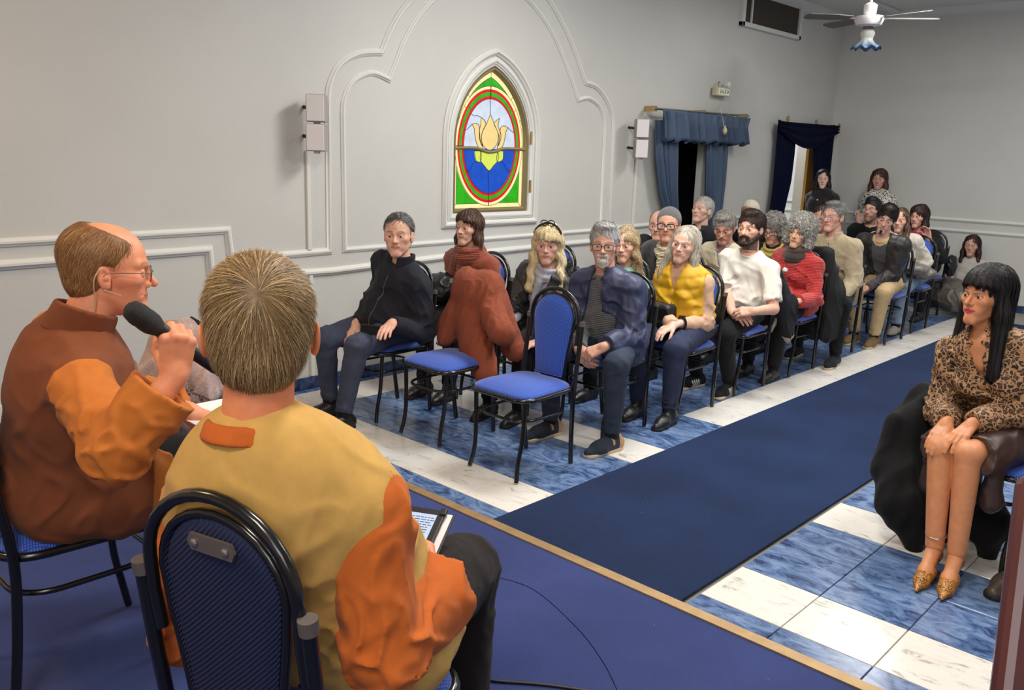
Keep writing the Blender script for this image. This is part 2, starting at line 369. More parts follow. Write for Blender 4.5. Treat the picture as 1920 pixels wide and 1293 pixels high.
moulding('trim_3', wp([(646, 468)])+iL+iL2[1:]+iR2[1:]+iR[1:]+wp([(1125, 431)]), closed=True, w=.038, d=.02)
for i, (a, b) in enumerate((((575, 281), (579, 468)), ((1198, 296), (1178, 425)), ((583, 512), (583, 704)))):
    A, B = wp([a, b]); struct(MB().box((XW+.01, (A[0]+B[0])/2, (A[1]+B[1])/2), (.02, .028, abs(A[1]-B[1]))), 'trim_%d' % (4+i), M['trim'], bevel=.003)
A = wp([(1405, 425), (1448, 425), (1405, 402), (1448, 402)])
moulding('trim_7', [(D1[1]+.35, .87), (D2[0]-.05, .87)]); moulding('trim_8', [(D1[1]+.35, 1.0), (D2[0]-.05, 1.0)])
zz = [atY(x, y, YB)[2] for x, y in ((1750, 409), (1764, 430))]
moulding('trim_9', [(XW, zz[0]), (3.3, zz[0])], plane='y'); moulding('trim_10', [(XW, zz[1]), (3.3, zz[1])], plane='y')
# coving under the ceiling at back wall
struct(MB().prism([(0, 0), (0, -.09), (-.03, -.08), (-.08, -.03), (-.09, 0)], XW, 3.3, lambda u, v, w: (w, YB+u, ZC+v)), 'trim_11', M['ceil'], smooth=True)
struct(MB().prism([(0, 0), (0, -.09), (.03, -.08), (.08, -.03), (.09, 0)], 6.5, YB, lambda u, v, w: (XW+u, w, ZC+v)), 'trim_12', M['ceil'], smooth=True)
# ------------------------------------------------------------------ stained glass window
win = empty('window_1', (XW, WC, WZB), kind='structure')
so = lancet(WWD+.095, WZB-.085, WZS+.04, WH+.065, 14)
moulding('window_surround', [(WC+u, v) for u, v in so], w=.05, d=.035, closed=True, parent=win)
moulding('window_surround', [(WC+u, v) for u, v in lancet(WWD+.035, WZB-.030, WZS+.01, WH+.03, 14)], w=.05, d=.022, closed=True, parent=win)
moulding('sash', [(WC+u, v) for u, v in lancet(WWD-.015, WZB+.015, WZS, WH-.02, 14)], w=.04, d=.03, closed=True, mt=M['frame'], off=-.03, parent=win)
EM = dict(cream=emit('glass_cream', lin(250, 230, 166), .98), green=emit('glass_green', lin(44, 166, 22), .92, noise=.25), red=emit('glass_red', lin(228, 18, 36), .8),
          sky=emit('glass_sky', lin(205, 216, 232), .88, noise=.12), blue=emit('glass_blue', lin(16, 80, 194), .85, noise=.2), lotus=emit('glass_lotus', lin(238, 208, 138), .92, noise=.08), leaf=emit('glass_leaf', lin(212, 226, 92), .9))
mpw = lambda u, v, w: (XW-.045+w, WC+u, v)
def pane(poly, layer, c):
    MB().prism(poly, layer*.0025, layer*.0025+.0024, mpw).build('pane', EM[c], win)
def band(outer, inner, layer, c, splits):
    n = len(outer); S = sorted(splits)
    for a, b in zip(S, S[1:]+[S[0]+n]):
        o_ = [outer[i % n] for i in range(a, b+1)]; i_ = [inner[i % n] for i in range(b, a-1, -1)]
        pane(o_+i_, layer, c); 
    for a in S:
        p, q = V(*outer[a % n]), V(*inner[a % n]); cames.tube([mpw(p[0], p[1], layer*.0025+.003), mpw(q[0], q[1], layer*.0025+.003)], .0022, 4)
cames = MB()
L0 = lancet(WWD-.03, WZB+.03, WZS, WH-.04, 14); L1 = lancet(WWD-.068, WZB+.068, WZS+.0, WH-.085, 14)
band(L0, L1, 0, 'cream', [0, 1, 2, 6, 10, 16, 22, 26, 30])
pane(L1, 0, 'green')
NE = 72
OZ = (atX(925, 161, XW)[2]+atX(921, 385.6, XW)[2])/2; OH = (atX(925, 161, XW)[2]-atX(921, 385.6, XW)[2])/2; OW = WWD-.045
def oval(k, kk=None): kk = kk or k; return [(OW*k*math.cos(2*PI*i/NE), OZ+OH*kk*math.sin(2*PI*i/NE)) for i in range(NE)]
E5 = [oval(1), oval(.935, .95), oval(.88, .90), oval(.815, .835), oval(.76, .79)]
for i, (c, sp_) in enumerate((('cream', [0, 18, 36, 54, 8, 28]), ('red', [0, 18, 36, 54]), ('green', [0, 18, 36, 54, 9, 27]), ('red', [0, 18, 36, 54]))):
    band(E5[i], E5[i+1], 2, c, sp_)
ins = E5[4]; BZ = atX(925, 279, XW)[2]
a0 = [i for i in range(NE) if ins[i][1] > BZ]; up = [ins[i] for i in range(NE) if ins[i][1] > BZ-.001]
up = sorted([p for p in up], key=lambda p: math.atan2(p[1]-OZ+.3, p[0])); 
xh = OW*.76*math.sqrt(max(0, 1-((BZ-OZ)/(OH*.79))**2))
hi_ = [(xh, BZ)]+[p for p in ins if p[1] > BZ]; hi_ = sorted(hi_, key=lambda p: math.atan2(p[1]-BZ, p[0]))+[(-xh, BZ)]
pane([p for p in hi_ if p[0] >= 0]+[(0, hi_[len(hi_)//2][1]), (0, BZ)], 2, 'sky'); pane([(0, BZ), (0, OZ+OH*.79)]+[p for p in hi_ if p[0] < 0], 2, 'sky')
lo_ = sorted([p for p in ins if p[1] < BZ], key=lambda p: math.atan2(p[1]-BZ, p[0]))
pane([(0, BZ)]+[(-xh, BZ)]+[p for p in lo_ if p[0] < 0]+[(0, OZ-OH*.79)], 2, 'blue'); pane([(0, BZ), (0, OZ-OH*.79)]+[p for p in lo_ if p[0] >= 0]+[(xh, BZ)], 2, 'blue')
def cw(L): return [(atX(780+x*.2783, 80+y*.2783, XW)[1]-WC, atX(780+x*.2783, 80+y*.2783, XW)[2]) for x, y in L]
def came(L, r=.0024, cl=False): cames.tube([mpw(u, v, .0135) for u, v in L], r, 5, closed=cl)
def petal(L, c, layer=3):
    q = cw(L); sm = [tuple(p) for p in spline([np.array(t) for t in q+[q[0]]], 4)][:-1]
    pane(sm, layer, c); came(sm, cl=True)
petal([(398, 548), (425, 543), (445, 562), (448, 610), (452, 660), (470, 712), (448, 712), (428, 680), (415, 620), (412, 580)], 'lotus', 3)
petal([(640, 572), (612, 560), (590, 572), (585, 610), (582, 660), (566, 712), (590, 712), (608, 685), (618, 640), (625, 600)], 'lotus', 3)
petal([(458, 502), (478, 520), (490, 548), (470, 590), (458, 640), (468, 700), (450, 660), (446, 600), (455, 550)], 'lotus', 3)
petal([(582, 508), (560, 525), (545, 548), (565, 590), (578, 640), (568, 700), (588, 660), (590, 610), (572, 560)], 'lotus', 3)
petal([(520, 482), (545, 545), (568, 600), (572, 640), (560, 690), (530, 720), (500, 720), (470, 690), (460, 640), (468, 600), (495, 545)], 'lotus', 4)
petal([(412, 730), (455, 735), (455, 800), (428, 800), (420, 780)], 'leaf', 3); petal([(608, 730), (570, 735), (565, 800), (592, 798), (606, 780)], 'leaf', 3)
petal([(455, 735), (512, 742), (568, 735), (572, 790), (540, 830), (510, 862), (480, 830), (452, 790)], 'leaf', 4)
came(cw([(520, 482), (520, 375)])); came(cw([(510, 862), (508, 1020)])); came(cw([(508, 1020), (508, 1096)])); came(cw([(521, 375), (522, 292)]))
came([tuple(p) for p in spline([np.array(q) for q in cw([(428, 800), (400, 820), (385, 860), (360, 866)])], 4)]); came([tuple(p) for p in spline([np.array(q) for q in cw([(592, 798), (615, 820), (630, 850), (655, 868)])], 4)])
came([tuple(p) for p in spline([np.array(q) for q in cw([(455, 500), (430, 490), (410, 492), (390, 475)])], 4)]); came([tuple(p) for p in spline([np.array(q) for q in cw([(398, 548), (380, 565), (365, 582), (345, 588)])], 4)])
came([tuple(p) for p in spline([np.array(q) for q in cw([(640, 572), (655, 590), (675, 604)])], 4)])
for e in E5[:1]+E5[4:]: cames.tube([mpw(u, v, .0105) for u, v in e], .002, 4, closed=True)
cames.tube([mpw(u, v, .004) for u, v in L1], .002, 4, closed=True)
cames.build('lead_came', M['lead'], win)
bar = spline([np.array(q) for q in cw([(262, 712), (340, 708), (430, 712), (480, 732), (515, 738), (560, 730), (600, 715), (680, 716), (752, 722)])], 4)
MB().tube([mpw(u, v, .02) for u, v in bar], .013, 8).build('crossbar', M['frame'], win, smooth=True)
for (x, y, h) in ((770, 640, .05), (762, 965, .05), (232, 853, .02)):
    q = cw([(x, y)])[0]; MB().tube([mpw(q[0], q[1]-h, .055), mpw(q[0], q[1]+h, .055)], .011, 8).build('hinge', M['brass'], win, smooth=True)
# ------------------------------------------------------------------ curtains
def sheet(name, lef, rig, folds, amp, off, m, parent, nz=26, nu=90, th=.006, wob=0, seed=1, bot=None):
    # lef / rig: list of (z, y) from top to bottom
    rnd = np.random.RandomState(seed); ph = rnd.rand(6)*6.28
    zt = np.linspace(0, 1, nz)
    zl = np.interp(zt, np.linspace(0, 1, len(lef)), [a[0] for a in lef]); yl = np.interp(zt, np.linspace(0, 1, len(lef)), [a[1] for a in lef])
    zr = np.interp(zt, np.linspace(0, 1, len(rig)), [a[0] for a in rig]); yr = np.interp(zt, np.linspace(0, 1, len(rig)), [a[1] for a in rig])
    vs = []; fs = []
    for i in range(nz):
        for j in range(nu):
            u = j/(nu-1); s = 2*PI*folds*u+ph[0]+.8*math.sin(3*u*6.28+ph[1])+wob*math.sin(zt[i]*4+ph[2])
            a = amp*(.45+.55*zt[i])
            z = zl[i]*(1-u)+zr[i]*u
            if bot: z += bot*zt[i]*math.sin(s)*.6
            vs.append((off+a*math.sin(s)+a*.35*math.sin(2.3*s+ph[3]), yl[i]*(1-u)+yr[i]*u, z))
    for i in range(nz-1):
        for j in range(nu-1): fs.append((i*nu+j, i*nu+j+1, (i+1)*nu+j+1, (i+1)*nu+j))
    o = MB().add(vs, fs).build(name, m, parent, smooth=True)
    sm = o.modifiers.new('s', 'SOLIDIFY'); sm.thickness = th; return o
def wy(x, y, X=XW+.12): q = atX(x, y, X); return (q[2], q[1])
c1 = empty('door_curtain', (XW+.1, (D1[0]+D1[1])/2, 0), label='slate blue satin curtain pair with ruffled valance in front of the dark doorway', cat='curtain')
sheet('drape', [wy(1230, 225), wy(1231, 290), wy(1240, 360), wy(1262, 440), (.03, wy(1262, 440)[1]+.0)], [wy(1276, 225), wy(1274, 290), wy(1271, 350), wy(1270, 440), (.03, wy(1270, 440)[1]+.05)], 4.5, .03, XW+.11, M['drape'], c1, seed=2)
sheet('drape', [wy(1328, 240), wy(1325, 290), wy(1324, 360), wy(1330, 420), (.03, wy(1330, 420)[1])], [wy(1368, 245), wy(1368, 290), wy(1364, 350), wy(1352, 420), (.03, wy(1352, 420)[1]+.05)], 4.5, .028, XW+.11, M['drape'], c1, seed=3)
sheet('valance', [wy(1236, 204, XW+.17), wy(1238, 225, XW+.17), wy(1236, 264, XW+.17)], [wy(1404, 222, XW+.17), wy(1398, 240, XW+.17), wy(1400, 272, XW+.17)], 9, .05, XW+.18, M['drape'], c1, nz=14, nu=140, seed=5, bot=.03)
ra, rb = atX(1226, 203, XW+.13), atX(1404, 218, XW+.13)
MB().tube([ra, rb], .012, 8).build('curtain_rod', M['steel'], c1)
for t_ in (0.02, .5, .98):
    p = ra*(1-t_)+rb*t_; MB().box(p+V(-.06, 0, 0), (.13, .02, .05)).build('rod_bracket', M['brass'], c1)
struct(MB().bb((XW-.06, D1[1]-.01, 0), (XW+.01, D1[1]+.09, 2.04)), 'door_1', M['trim'])
c2 = empty('door_curtain', (XW+.1, 10.5, 0), label='dark navy velvet curtain with a draped swag over the lit doorway at the far corner', cat='curtain')
X2 = XW+.08
sheet('drape', [wy(1460, 224, X2), wy(1455, 290, X2), wy(1450, 350, X2), wy(1444, 395, X2), (.03, wy(1444, 395, X2)[1])], [wy(1494, 238, X2), wy(1490, 290, X2), wy(1484, 340, X2), wy(1470, 400, X2), (.03, wy(1470, 400, X2)[1])], 5, .022, X2, M['navy_cloth'], c2, seed=7)
sheet('drape', [wy(1526, 235, X2), wy(1526, 290, X2), wy(1527, 340, X2), (.03, wy(1527, 340, X2)[1]+.02)], [(wy(1575, 235, X2)[0], 11.2), (1.2, 11.2), (.8, 11.18), (.03, 11.16)], 6, .022, X2, M['navy_cloth'], c2, seed=8)
sw = []; fs = []
A_, B_ = atX(1460, 224, X2+.03), V(X2+.03, 11.2, atX(1574, 234, X2)[2])
for i in range(13):
    for j in range(30):
        u = j/29; v = i/12; z = A_[2]*(1-u)+B_[2]*u-.02-v*(.10+.20*math.sin(PI*u)**1.2)
        sw.append((X2+.05+.016*math.sin(v*17+2*math.sin(u*3)), A_[1]*(1-u)+B_[1]*u, z))
for i in range(12):
    for j in range(29): fs.append((i*30+j, i*30+j+1, (i+1)*30+j+1, (i+1)*30+j))
o = MB().add(sw, fs).build('swag', M['navy_cloth'], c2, smooth=True); o.modifiers.new('s', 'SOLIDIFY').thickness = .006
for x, y in ((1478, 222), (1531, 229), (1574, 236)):
    q = atX(x, y, X2+.05); q[1] = min(q[1], 11.22); MB().lathe([(.001, -.012), (.03, -.01), (.034, 0), (.02, .008), (.001, .012)], q, 12, np.array([[0, 0, 1], [0, 1, 0], [-1, 0, 0]], float)).build('curtain_clip', M['brass'], c2, smooth=True)
struct(MB().bb((XW-.06, D2[0]-.06, 0), (XW+.012, D2[0]+.02, 2.06)), 'trim_13', M['wood'])
dw = empty('door_2', (XW-.1, 11.05, 0), kind='structure')
MB().bb((XW-.16, atX(1509, 310, XW-.16)[1], .02), (XW-.12, atX(1509, 310, XW-.16)[1]+.75, 2.02)).build('door_leaf', M['wood'], dw, bevel=.004)
MB().tube([(XW-.12, atX(1520, 310, XW-.16)[1], 1.32), (XW-.09, atX(1520, 310, XW-.16)[1], 1.32)], .012, 8).build('door_handle', M['steel'], dw)
# ------------------------------------------------------------------ vent, fan, sign, speakers
vt = empty('ventilation_grille', (XW, 9.3, 3.2), label='dark meshed air vent in a cream frame high on the wall by the ceiling', cat='vent')
va, vb = atX(1388, 47, XW+.02), atX(1497, 76, XW+.02); y0, y1 = va[1], vb[1]; z0 = (va[2]+vb[2])/2; z1 = ZC-.03
for lo_b, hi_b in (((y0, z0), (y1, z0+.045)), ((y0, z1-.03), (y1, z1)), ((y0, z0), (y0+.05, z1)), ((y1-.05, z0), (y1, z1))):
    MB().bb((XW, lo_b[0], lo_b[1]), (XW+.05, hi_b[0], hi_b[1])).build('frame_rail', M['trim'], vt, bevel=.004)
MB().bb((XW, y0+.04, z0+.03), (XW+.02, y1-.04, z1-.02)).build('mesh_panel', mat('dark_mesh', lin(62, 54, 48), .8, bump=.4, bscale=400), vt)
MB().bb((XW+.015, y0+.20, z0+.03), (XW+.035, y0+.225, z1-.02)).build('divider', M['trim'], vt)
fc = atD(1629, 42, 7.9); fx, fy = fc[0], fc[1]; fz = fc[2]
fan = empty('ceiling_fan', (fx, fy, fz), label='white ceiling fan with grey blades and a frilled blue-edged glass lamp', cat='fan')
MB().tube([(fx, fy, fz+.06), (fx, fy, ZC)], .014, 10).build('downrod', M['white_box'], fan)
MB().lathe([(.03, -.0), (.055, .02), (.06, .1), (.03, .12)], (fx, fy, fz+.05), 20).build('upper_housing', M['white_box'], fan, smooth=True)
MB().lathe([(.04, -.06), (.11, -.045), (.13, 0), (.125, .03), (.04, .04)], (fx, fy, fz+.02), 24).build('motor_housing', M['white_box'], fan, smooth=True)
MB().lathe([(.045, 0), (.05, -.04), (.04, -.05)], (fx, fy, fz-.03), 16).build('lamp_collar', M['cap'], fan, smooth=True)
MB().lathe([(.06, ZC-.012-fz), (.07, ZC-fz)], (fx, fy, fz), 16).build('ceiling_cup', M['white_box'], fan, smooth=True)
va_ = math.atan2(RG[1], RG[0])
for k, a in enumerate((va_+PI+.02, va_-.18, va_+1.9, va_-1.0)):
    R = np.array([[math.cos(a), -math.sin(a), 0], [math.sin(a), math.cos(a), 0], [0, 0, 1]]); ti = .2
    b = MB(); pts = [(.16, -.045), (.3, -.065), (.56, -.07), (.6, -.04), (.6, .04), (.56, .07), (.3, .065), (.16, .045)]
    b.prism(pts, -.003, .003, lambda u, v, w: tuple(R@V(u, v*math.cos(ti)-w*math.sin(ti), w*math.cos(ti)+v*math.sin(ti))+V(fx, fy, fz+.035)))
    b.build('blade', mat('fan_blade_grey', lin(120, 114, 112), .6), fan)
    MB().box(R@V(.14, 0, 0)+V(fx, fy, fz+.03), (.10, .03, .006), R).build('blade_iron', M['steel'], fan)
pr = [(.045, -.05), (.06, -.07), (.065, -.09), (.055, -.12), (.052, -.14), (.07, -.17), (.10, -.20), (.13, -.215)]; n_ = 48; vs = []; fs = []; cl_ = []
for i, (r, z) in enumerate(pr):
    for k in range(n_):
        a = 2*PI*k/n_; f = max(0, i-4)/3; rr = r*(1+.06*f*math.sin(8*a)); vs.append((fx+rr*math.cos(a), fy+rr*math.sin(a), fz-.01+z+.016*f*math.cos(8*a)))
        cl_.append((*lin(np.array([206, 206, 198])*(1-f)+np.array([40, 84, 130])*f), 1))
for i in range(len(pr)-1):
    for k in range(n_): fs.append((i*n_+k, i*n_+(k+1) % n_, (i+1)*n_+(k+1) % n_, (i+1)*n_+k))
o = MB().add(vs, fs).build('glass_shade', mat('frosted_shade', rough=.3, attr=True), fan, smooth=True)
at_ = o.data.color_attributes.new('Col', 'FLOAT_COLOR', 'POINT'); at_.data.foreach_set('color', np.array(cl_, np.float32).ravel()); o.modifiers.new('s', 'SOLIDIFY').thickness = .004
md = struct(MB().tube([(fx+.52*math.cos(2*PI*i/40), fy+.52*math.sin(2*PI*i/40), ZC) for i in range(40)], .022, 8, closed=True), 'trim_14', M['ceil'], smooth=True)
struct(MB().bb((-4.3, 6.0, ZC-.04), (-4.2, YB, ZC)), 'trim_15', M['ceil'], bevel=.01)
def speaker(px, py, yaw_, label):
    c = atX(px, py, XW+.15); t = empty('wall_speaker', c, 0, label, 'speaker', 'white wall speakers')
    R = np.array([[math.cos(yaw_), -math.sin(yaw_), 0], [math.sin(yaw_), math.cos(yaw_), 0], [0, 0, 1]])
    MB().box(c, (.12, .12, .170), R).build('cabinet', mat('speaker_side', lin(150, 144, 146), .6) if 'sd' not in M else M['sd'], t, bevel=.006)
    MB().box(c+R@V(.062, 0, 0), (.008, .11, .16), R).build('grille', M['white_box'], t, bevel=.003)
    MB().lathe([(.018, -.01), (.022, 0), (.018, .01)], c-V(0, 0, .09), 12).build('swivel', M['white_box'], t)
    MB().tube([c+V(-.05, 0, 0), c+V(-.15, 0, .01)], .012, 8).build('bracket', M['plastic'], t)
    return t
M['sd'] = mat('speaker_side', lin(168, 160, 162), .6)
speaker(594, 203, -.75, 'white box speaker left of the arch moulding, upper of the two'); speaker(594, 258, -.75, 'white box speaker left of the arch moulding, lower of the two')
speaker(1203, 241, -.75, 'small white box speaker right of the arch moulding, upper of the two'); speaker(1201, 279, -.75, 'small white box speaker right of the arch moulding, lower of the two')
sg = atX(1352, 172, XW+.05); s_ = empty('exit_sign', sg, label='small lit cream exit sign with a lamp head high on the wall', cat='sign')
MB().box(sg, (.05, .28, .09)).build('housing', mat('aged_cream_plastic', lin(206, 196, 160), .5), s_, bevel=.006)
MB().box(sg+V(.027, .02, 0), (.004, .22, .06)).build('lit_panel', emit('sign_panel', lin(232, 232, 214), .5), s_)
tx = bpy.data.curves.new('lettering', 'FONT'); tx.body = 'SALIDA'; tx.size = .062; tx.extrude = .0015; tx.align_x = 'CENTER'; tx.align_y = 'CENTER'
to = bpy.data.objects.new('tmp', tx); COL.objects.link(to); dg = bpy.context.evaluated_depsgraph_get(); me = bpy.data.meshes.new_from_object(to.evaluated_get(dg)); bpy.data.objects.remove(to)
me.transform(Matrix.Translation(Vector(sg+V(.031, .02, 0))) @ Matrix(((0, 0, 1, 0), (1, 0, 0, 0), (0, 1, 0, 0), (0, 0, 0, 1)))); link('lettering', me, mat('sign_letters', lin(120, 122, 112), .6), s_)
MB().lathe([(.02, -.03), (.034, .0), (.03, .02), (.01, .03)], sg+V(.02, .09, .075), 16, np.array([[0, 0, 1], [0, 1, 0], [-1, 0, 0]], float)).build('lamp_head', M['white_box'], s_, smooth=True)
MB().tube([sg+V(0, -.06, .04), sg+V(.01, -.08, .08), sg+V(0, -.04, .10), sg+V(-.03, -.04, .09)], .005, 6).build('loop_cable', M['steel'], s_)
cb_ = spline([atX(1353, 182, XW+.03), atX(1354, 195, XW+.03), atX(1352, 207, XW+.28), atX(1355, 222, XW+.28), atX(1358, 240, XW+.28)], 6)
o = MB().tube(cb_, .0025, 6).build('hanging_cable', M['white_box']); tag(o, 'thin white cable hanging from the exit sign over the blue valance', 'cable')
o = MB().lathe([(.002, -.05), (.02, -.03), (.026, -.01), (.02, .015), (.008, .03), (.004, .05)], atX(1359, 244, XW+.28), 14).build('pull_switch', mat('cream_bulb', lin(210, 190, 160), .3), smooth=True); tag(o, 'small round cream pull switch at the end of the hanging cable', 'switch')
# ------------------------------------------------------------------ implicit-surface toolkit (numpy)
F4 = np.float32
class Sh:
    __slots__ = ('f', 'lo', 'hi')
    def __init__(s, f, lo, hi): s.f = f; s.lo = np.asarray(lo, float); s.hi = np.asarray(hi, float)
def rc(a, b, r1, r2=None):
    r2 = r1 if r2 is None else r2; a = np.asarray(a, float); b = np.asarray(b, float); ba = (b-a).astype(F4); L = max(float(ba@ba), 1e-9); a4 = a.astype(F4); dr = F4(r2-r1)
    def f(P):
        q = P-a4; h = np.clip((q@ba)/F4(L), 0, 1); q -= h[:, None]*ba
        return np.sqrt(np.einsum('ij,ij->i', q, q))-(F4(r1)+dr*h)
    m = max(r1, r2); return Sh(f, np.minimum(a, b)-m, np.maximum(a, b)+m)
def el(c, r, B=None):   # B rows = local axes
    c = np.asarray(c, float); c4 = c.astype(F4); r = np.asarray(r, float); ri = (1/r).astype(F4); rm = r.max(); B4 = None if B is None else np.asarray(B).astype(F4)
    def f(P):
        q = P-c4
        if B4 is not None: q = q@B4.T
        q = q*ri; k0 = np.sqrt(np.einsum('ij,ij->i', q, q)); q *= ri; k1 = np.sqrt(np.einsum('ij,ij->i', q, q))+F4(1e-6)
        return k0*(k0-1)/k1
    return Sh(f, c-rm, c+rm)
def bx(c, h, B=None, rr=.004):
    c = np.asarray(c, float); c4 = c.astype(F4); h4 = (np.asarray(h, float)-rr).astype(F4); B4 = np.eye(3, dtype=F4) if B is None else np.asarray(B).astype(F4); m = np.linalg.norm(h)
    def f(P):
        q = np.abs((P-c4)@B4.T)-h4; return np.linalg.norm(np.maximum(q, 0), axis=1)+np.minimum(q.max(1), 0)-F4(rr)
    return Sh(f, c-m, c+m)
def ring(c, B, R, h, t, e=1.0, gap=None, flare=0):   # vertical band around axis B[2]; e squashes the fwd axis; gap = open half angle at the front
    c = np.asarray(c, float); c4 = c.astype(F4); B4 = np.asarray(B).astype(F4); m = (R+t+abs(flare))*1.2+h
    def f(P):
        q = (P-c4)@B4.T; rho = np.sqrt(q[:, 0]**2+(q[:, 1]/F4(e))**2)-F4(R)-F4(flare)*q[:, 2]/F4(h)
        d = np.sqrt(rho**2+np.maximum(np.abs(q[:, 2])-F4(h), 0)**2)-F4(t)
        if gap: d = np.maximum(d, F4(gap)*q[:, 1]-np.abs(q[:, 0]))  if gap > 0 else d
        return d
    return Sh(f, c-m, c+m)
def smin(a, b, k):
    if k <= 0: return np.minimum(a, b)
    h = np.clip(.5+.5*(b-a)/F4(k), 0, 1); return b+(a-b)*h-F4(k)*h*(1-h)
def U(L, k=.02, mg=.16):
    lo = np.min([s.lo for s in L], 0)-k; hi = np.max([s.hi for s in L], 0)+k
    ks = k if hasattr(k, '__len__') else [k]*len(L)
    def f(P):
        pl = P.min(0); ph = P.max(0); d = None
        for s, kk in zip(L, ks):
            g = np.maximum(0, np.maximum(s.lo-ph, pl-s.hi))
            if g@g > mg*mg: continue
            e = s.f(P); d = e if d is None else smin(d, e, kk)
        return np.full(len(P), F4(mg)) if d is None else d
    return Sh(f, lo, hi)
def cut(s, pt, n):    # remove the side n points to
    pt = np.asarray(pt).astype(F4); n = nrm(n).astype(F4)
    return Sh(lambda P: np.maximum(s.f(P), (P-pt)@n), s.lo, s.hi)
def sub(s, t, k=.006):
    def f(P):
        d = s.f(P); pl = P.min(0); ph = P.max(0); g = np.maximum(0, np.maximum(t.lo-ph, pl-t.hi))
        if g@g > .0025: return d
        return -smin(-d, t.f(P), k)
    return Sh(f, s.lo, s.hi)
def inter(s, fn): return Sh(lambda P: np.maximum(s.f(P), fn(P)), s.lo, s.hi)
def warp(s, g): return Sh(lambda P: s.f(P)-g(P), s.lo-.03, s.hi+.03)
def nz(P, sc, seed=0.):    # cheap smooth pseudo-noise, about -1..1
    x, y, z = P[:, 0]*sc, P[:, 1]*sc, P[:, 2]*sc; s = F4(seed)
    a = np.sin(x*1.7+np.sin(y*1.3+s)*1.5+s); b = np.sin(y*1.9+np.sin(z*1.5+s*2)*1.5+2.1+s); c = np.sin(z*1.6+np.sin(x*1.2+s*3)*1.5+4.2)
    d = np.sin((x+y)*2.9+np.sin(z*2.3+s)*1.3); return (a*b+b*c+c*a)*F4(.45)+d*F4(.25)
def crease(P, sc, seed, ax=None, st=3.0):   # sharp-ridged folds elongated along ax
    q = P
    if ax is not None: a = np.asarray(nrm(ax)).astype(F4); q = P-(P@a)[:, None]*a*F4(1-1/st)
    n = nz(q, sc, seed); return F4(1.5)*np.exp(-(n/F4(.24))**2)-F4(.45)
def near(P, c, r): q = P-np.asarray(c).astype(F4); return np.exp(-np.einsum('ij,ij->i', q, q)/F4(r*r))
COR = [(i, j, k) for i in (0, 1) for j in (0, 1) for k in (0, 1)]
EDG = [(a, b) for a in range(8) for b in range(a+1, 8) if sum(abs(x-y) for x, y in zip(COR[a], COR[b])) == 1]
def polygonise(s, h, keep=None, B=6):
    lo = s.lo-2*h; hi = s.hi+2*h; H = h*B; n = np.ceil((hi-lo)/H).astype(int)+1
    g = np.stack(np.meshgrid(*[np.arange(k) for k in n], indexing='ij'), -1).reshape(-1, 3)
    def ev(P):
        o = np.empty(len(P), F4)
        for i in range(0, len(P), 6000): o[i:i+6000] = s.f(P[i:i+6000])
        return o
    C = (lo+(g+.5)*H).astype(F4); d = ev(C); g = g[np.abs(d) < H*1.25+.006]
    if keep is not None and len(g): g = g[keep((lo+(g+.5)*H).astype(F4), H)]
    if not len(g): return None
    N = n*B+2; off = np.stack(np.meshgrid(*[np.arange(B+1)]*3, indexing='ij'), -1).reshape(-1, 3)
    idx = (g[:, None, :]*B+off[None]).reshape(-1, 3); key = (idx[:, 0]*N[1]+idx[:, 1])*N[2]+idx[:, 2]
    uk, inv = np.unique(key, return_inverse=True); inv = inv.reshape(-1)
    ux = uk//(N[1]*N[2]); uy = (uk//N[2]) % N[1]; uz = uk % N[2]
    # spatially coherent evaluation order
    od = np.lexsort((uz//12, uy//12, ux//12)); P = (lo+np.stack([ux, uy, uz], 1)[od]*h).astype(F4)
    vals = np.empty(len(uk), F4); vals[od] = ev(P)
    A = vals[inv].reshape(len(g), B+1, B+1, B+1)
    c8 = np.stack([A[:, i:i+B, j:j+B, k:k+B] for i, j, k in COR], -1); sg = c8 < 0; ns = sg.sum(-1); act = (ns > 0) & (ns < 8)
    bi, ci, cj, ck = np.nonzero(act); v8 = c8[act]; cell = g[bi]*B+np.stack([ci, cj, ck], 1); ckey = (cell[:, 0]*N[1]+cell[:, 1])*N[2]+cell[:, 2]
    acc = np.zeros((len(v8), 3)); cnt = np.zeros(len(v8)); CO = np.array(COR, float)
    for a, b in EDG:
        va, vb = v8[:, a], v8[:, b]; m = (va < 0) != (vb < 0); t = np.where(m, va/np.where(m, va-vb, 1), 0)
        acc += np.where(m[:, None], CO[a]+t[:, None]*(CO[b]-CO[a]), 0); cnt += m
    verts = lo+(cell+acc/cnt[:, None])*h
    so = np.argsort(ckey); sk = ckey[so]; quads = []
    S = A < 0; st = np.array([N[1]*N[2], N[2], 1])
    for ax in range(3):
        sl0 = [slice(0, B)]*3; sl1 = [slice(0, B)]*3; sl1[ax] = slice(1, B+1)
        s0 = S[(slice(None), *sl0)]; s1 = S[(slice(None), *sl1)]; m = s0 != s1
        bi, i, j, k = np.nonzero(m); nd = g[bi]*B+np.stack([i, j, k], 1); nk = nd@st; u, v = st[(ax+1) % 3], st[(ax+2) % 3]
        q = np.stack([nk, nk-u, nk-u-v, nk-v], 1); p = np.searchsorted(sk, q); p = np.minimum(p, len(sk)-1); ok = (sk[p] == q).all(1)
        q = so[p]; fl = s0[m]; q = np.where(fl[:, None], q, q[:, ::-1]); quads.append(q[ok])
    return verts, np.concatenate(quads)
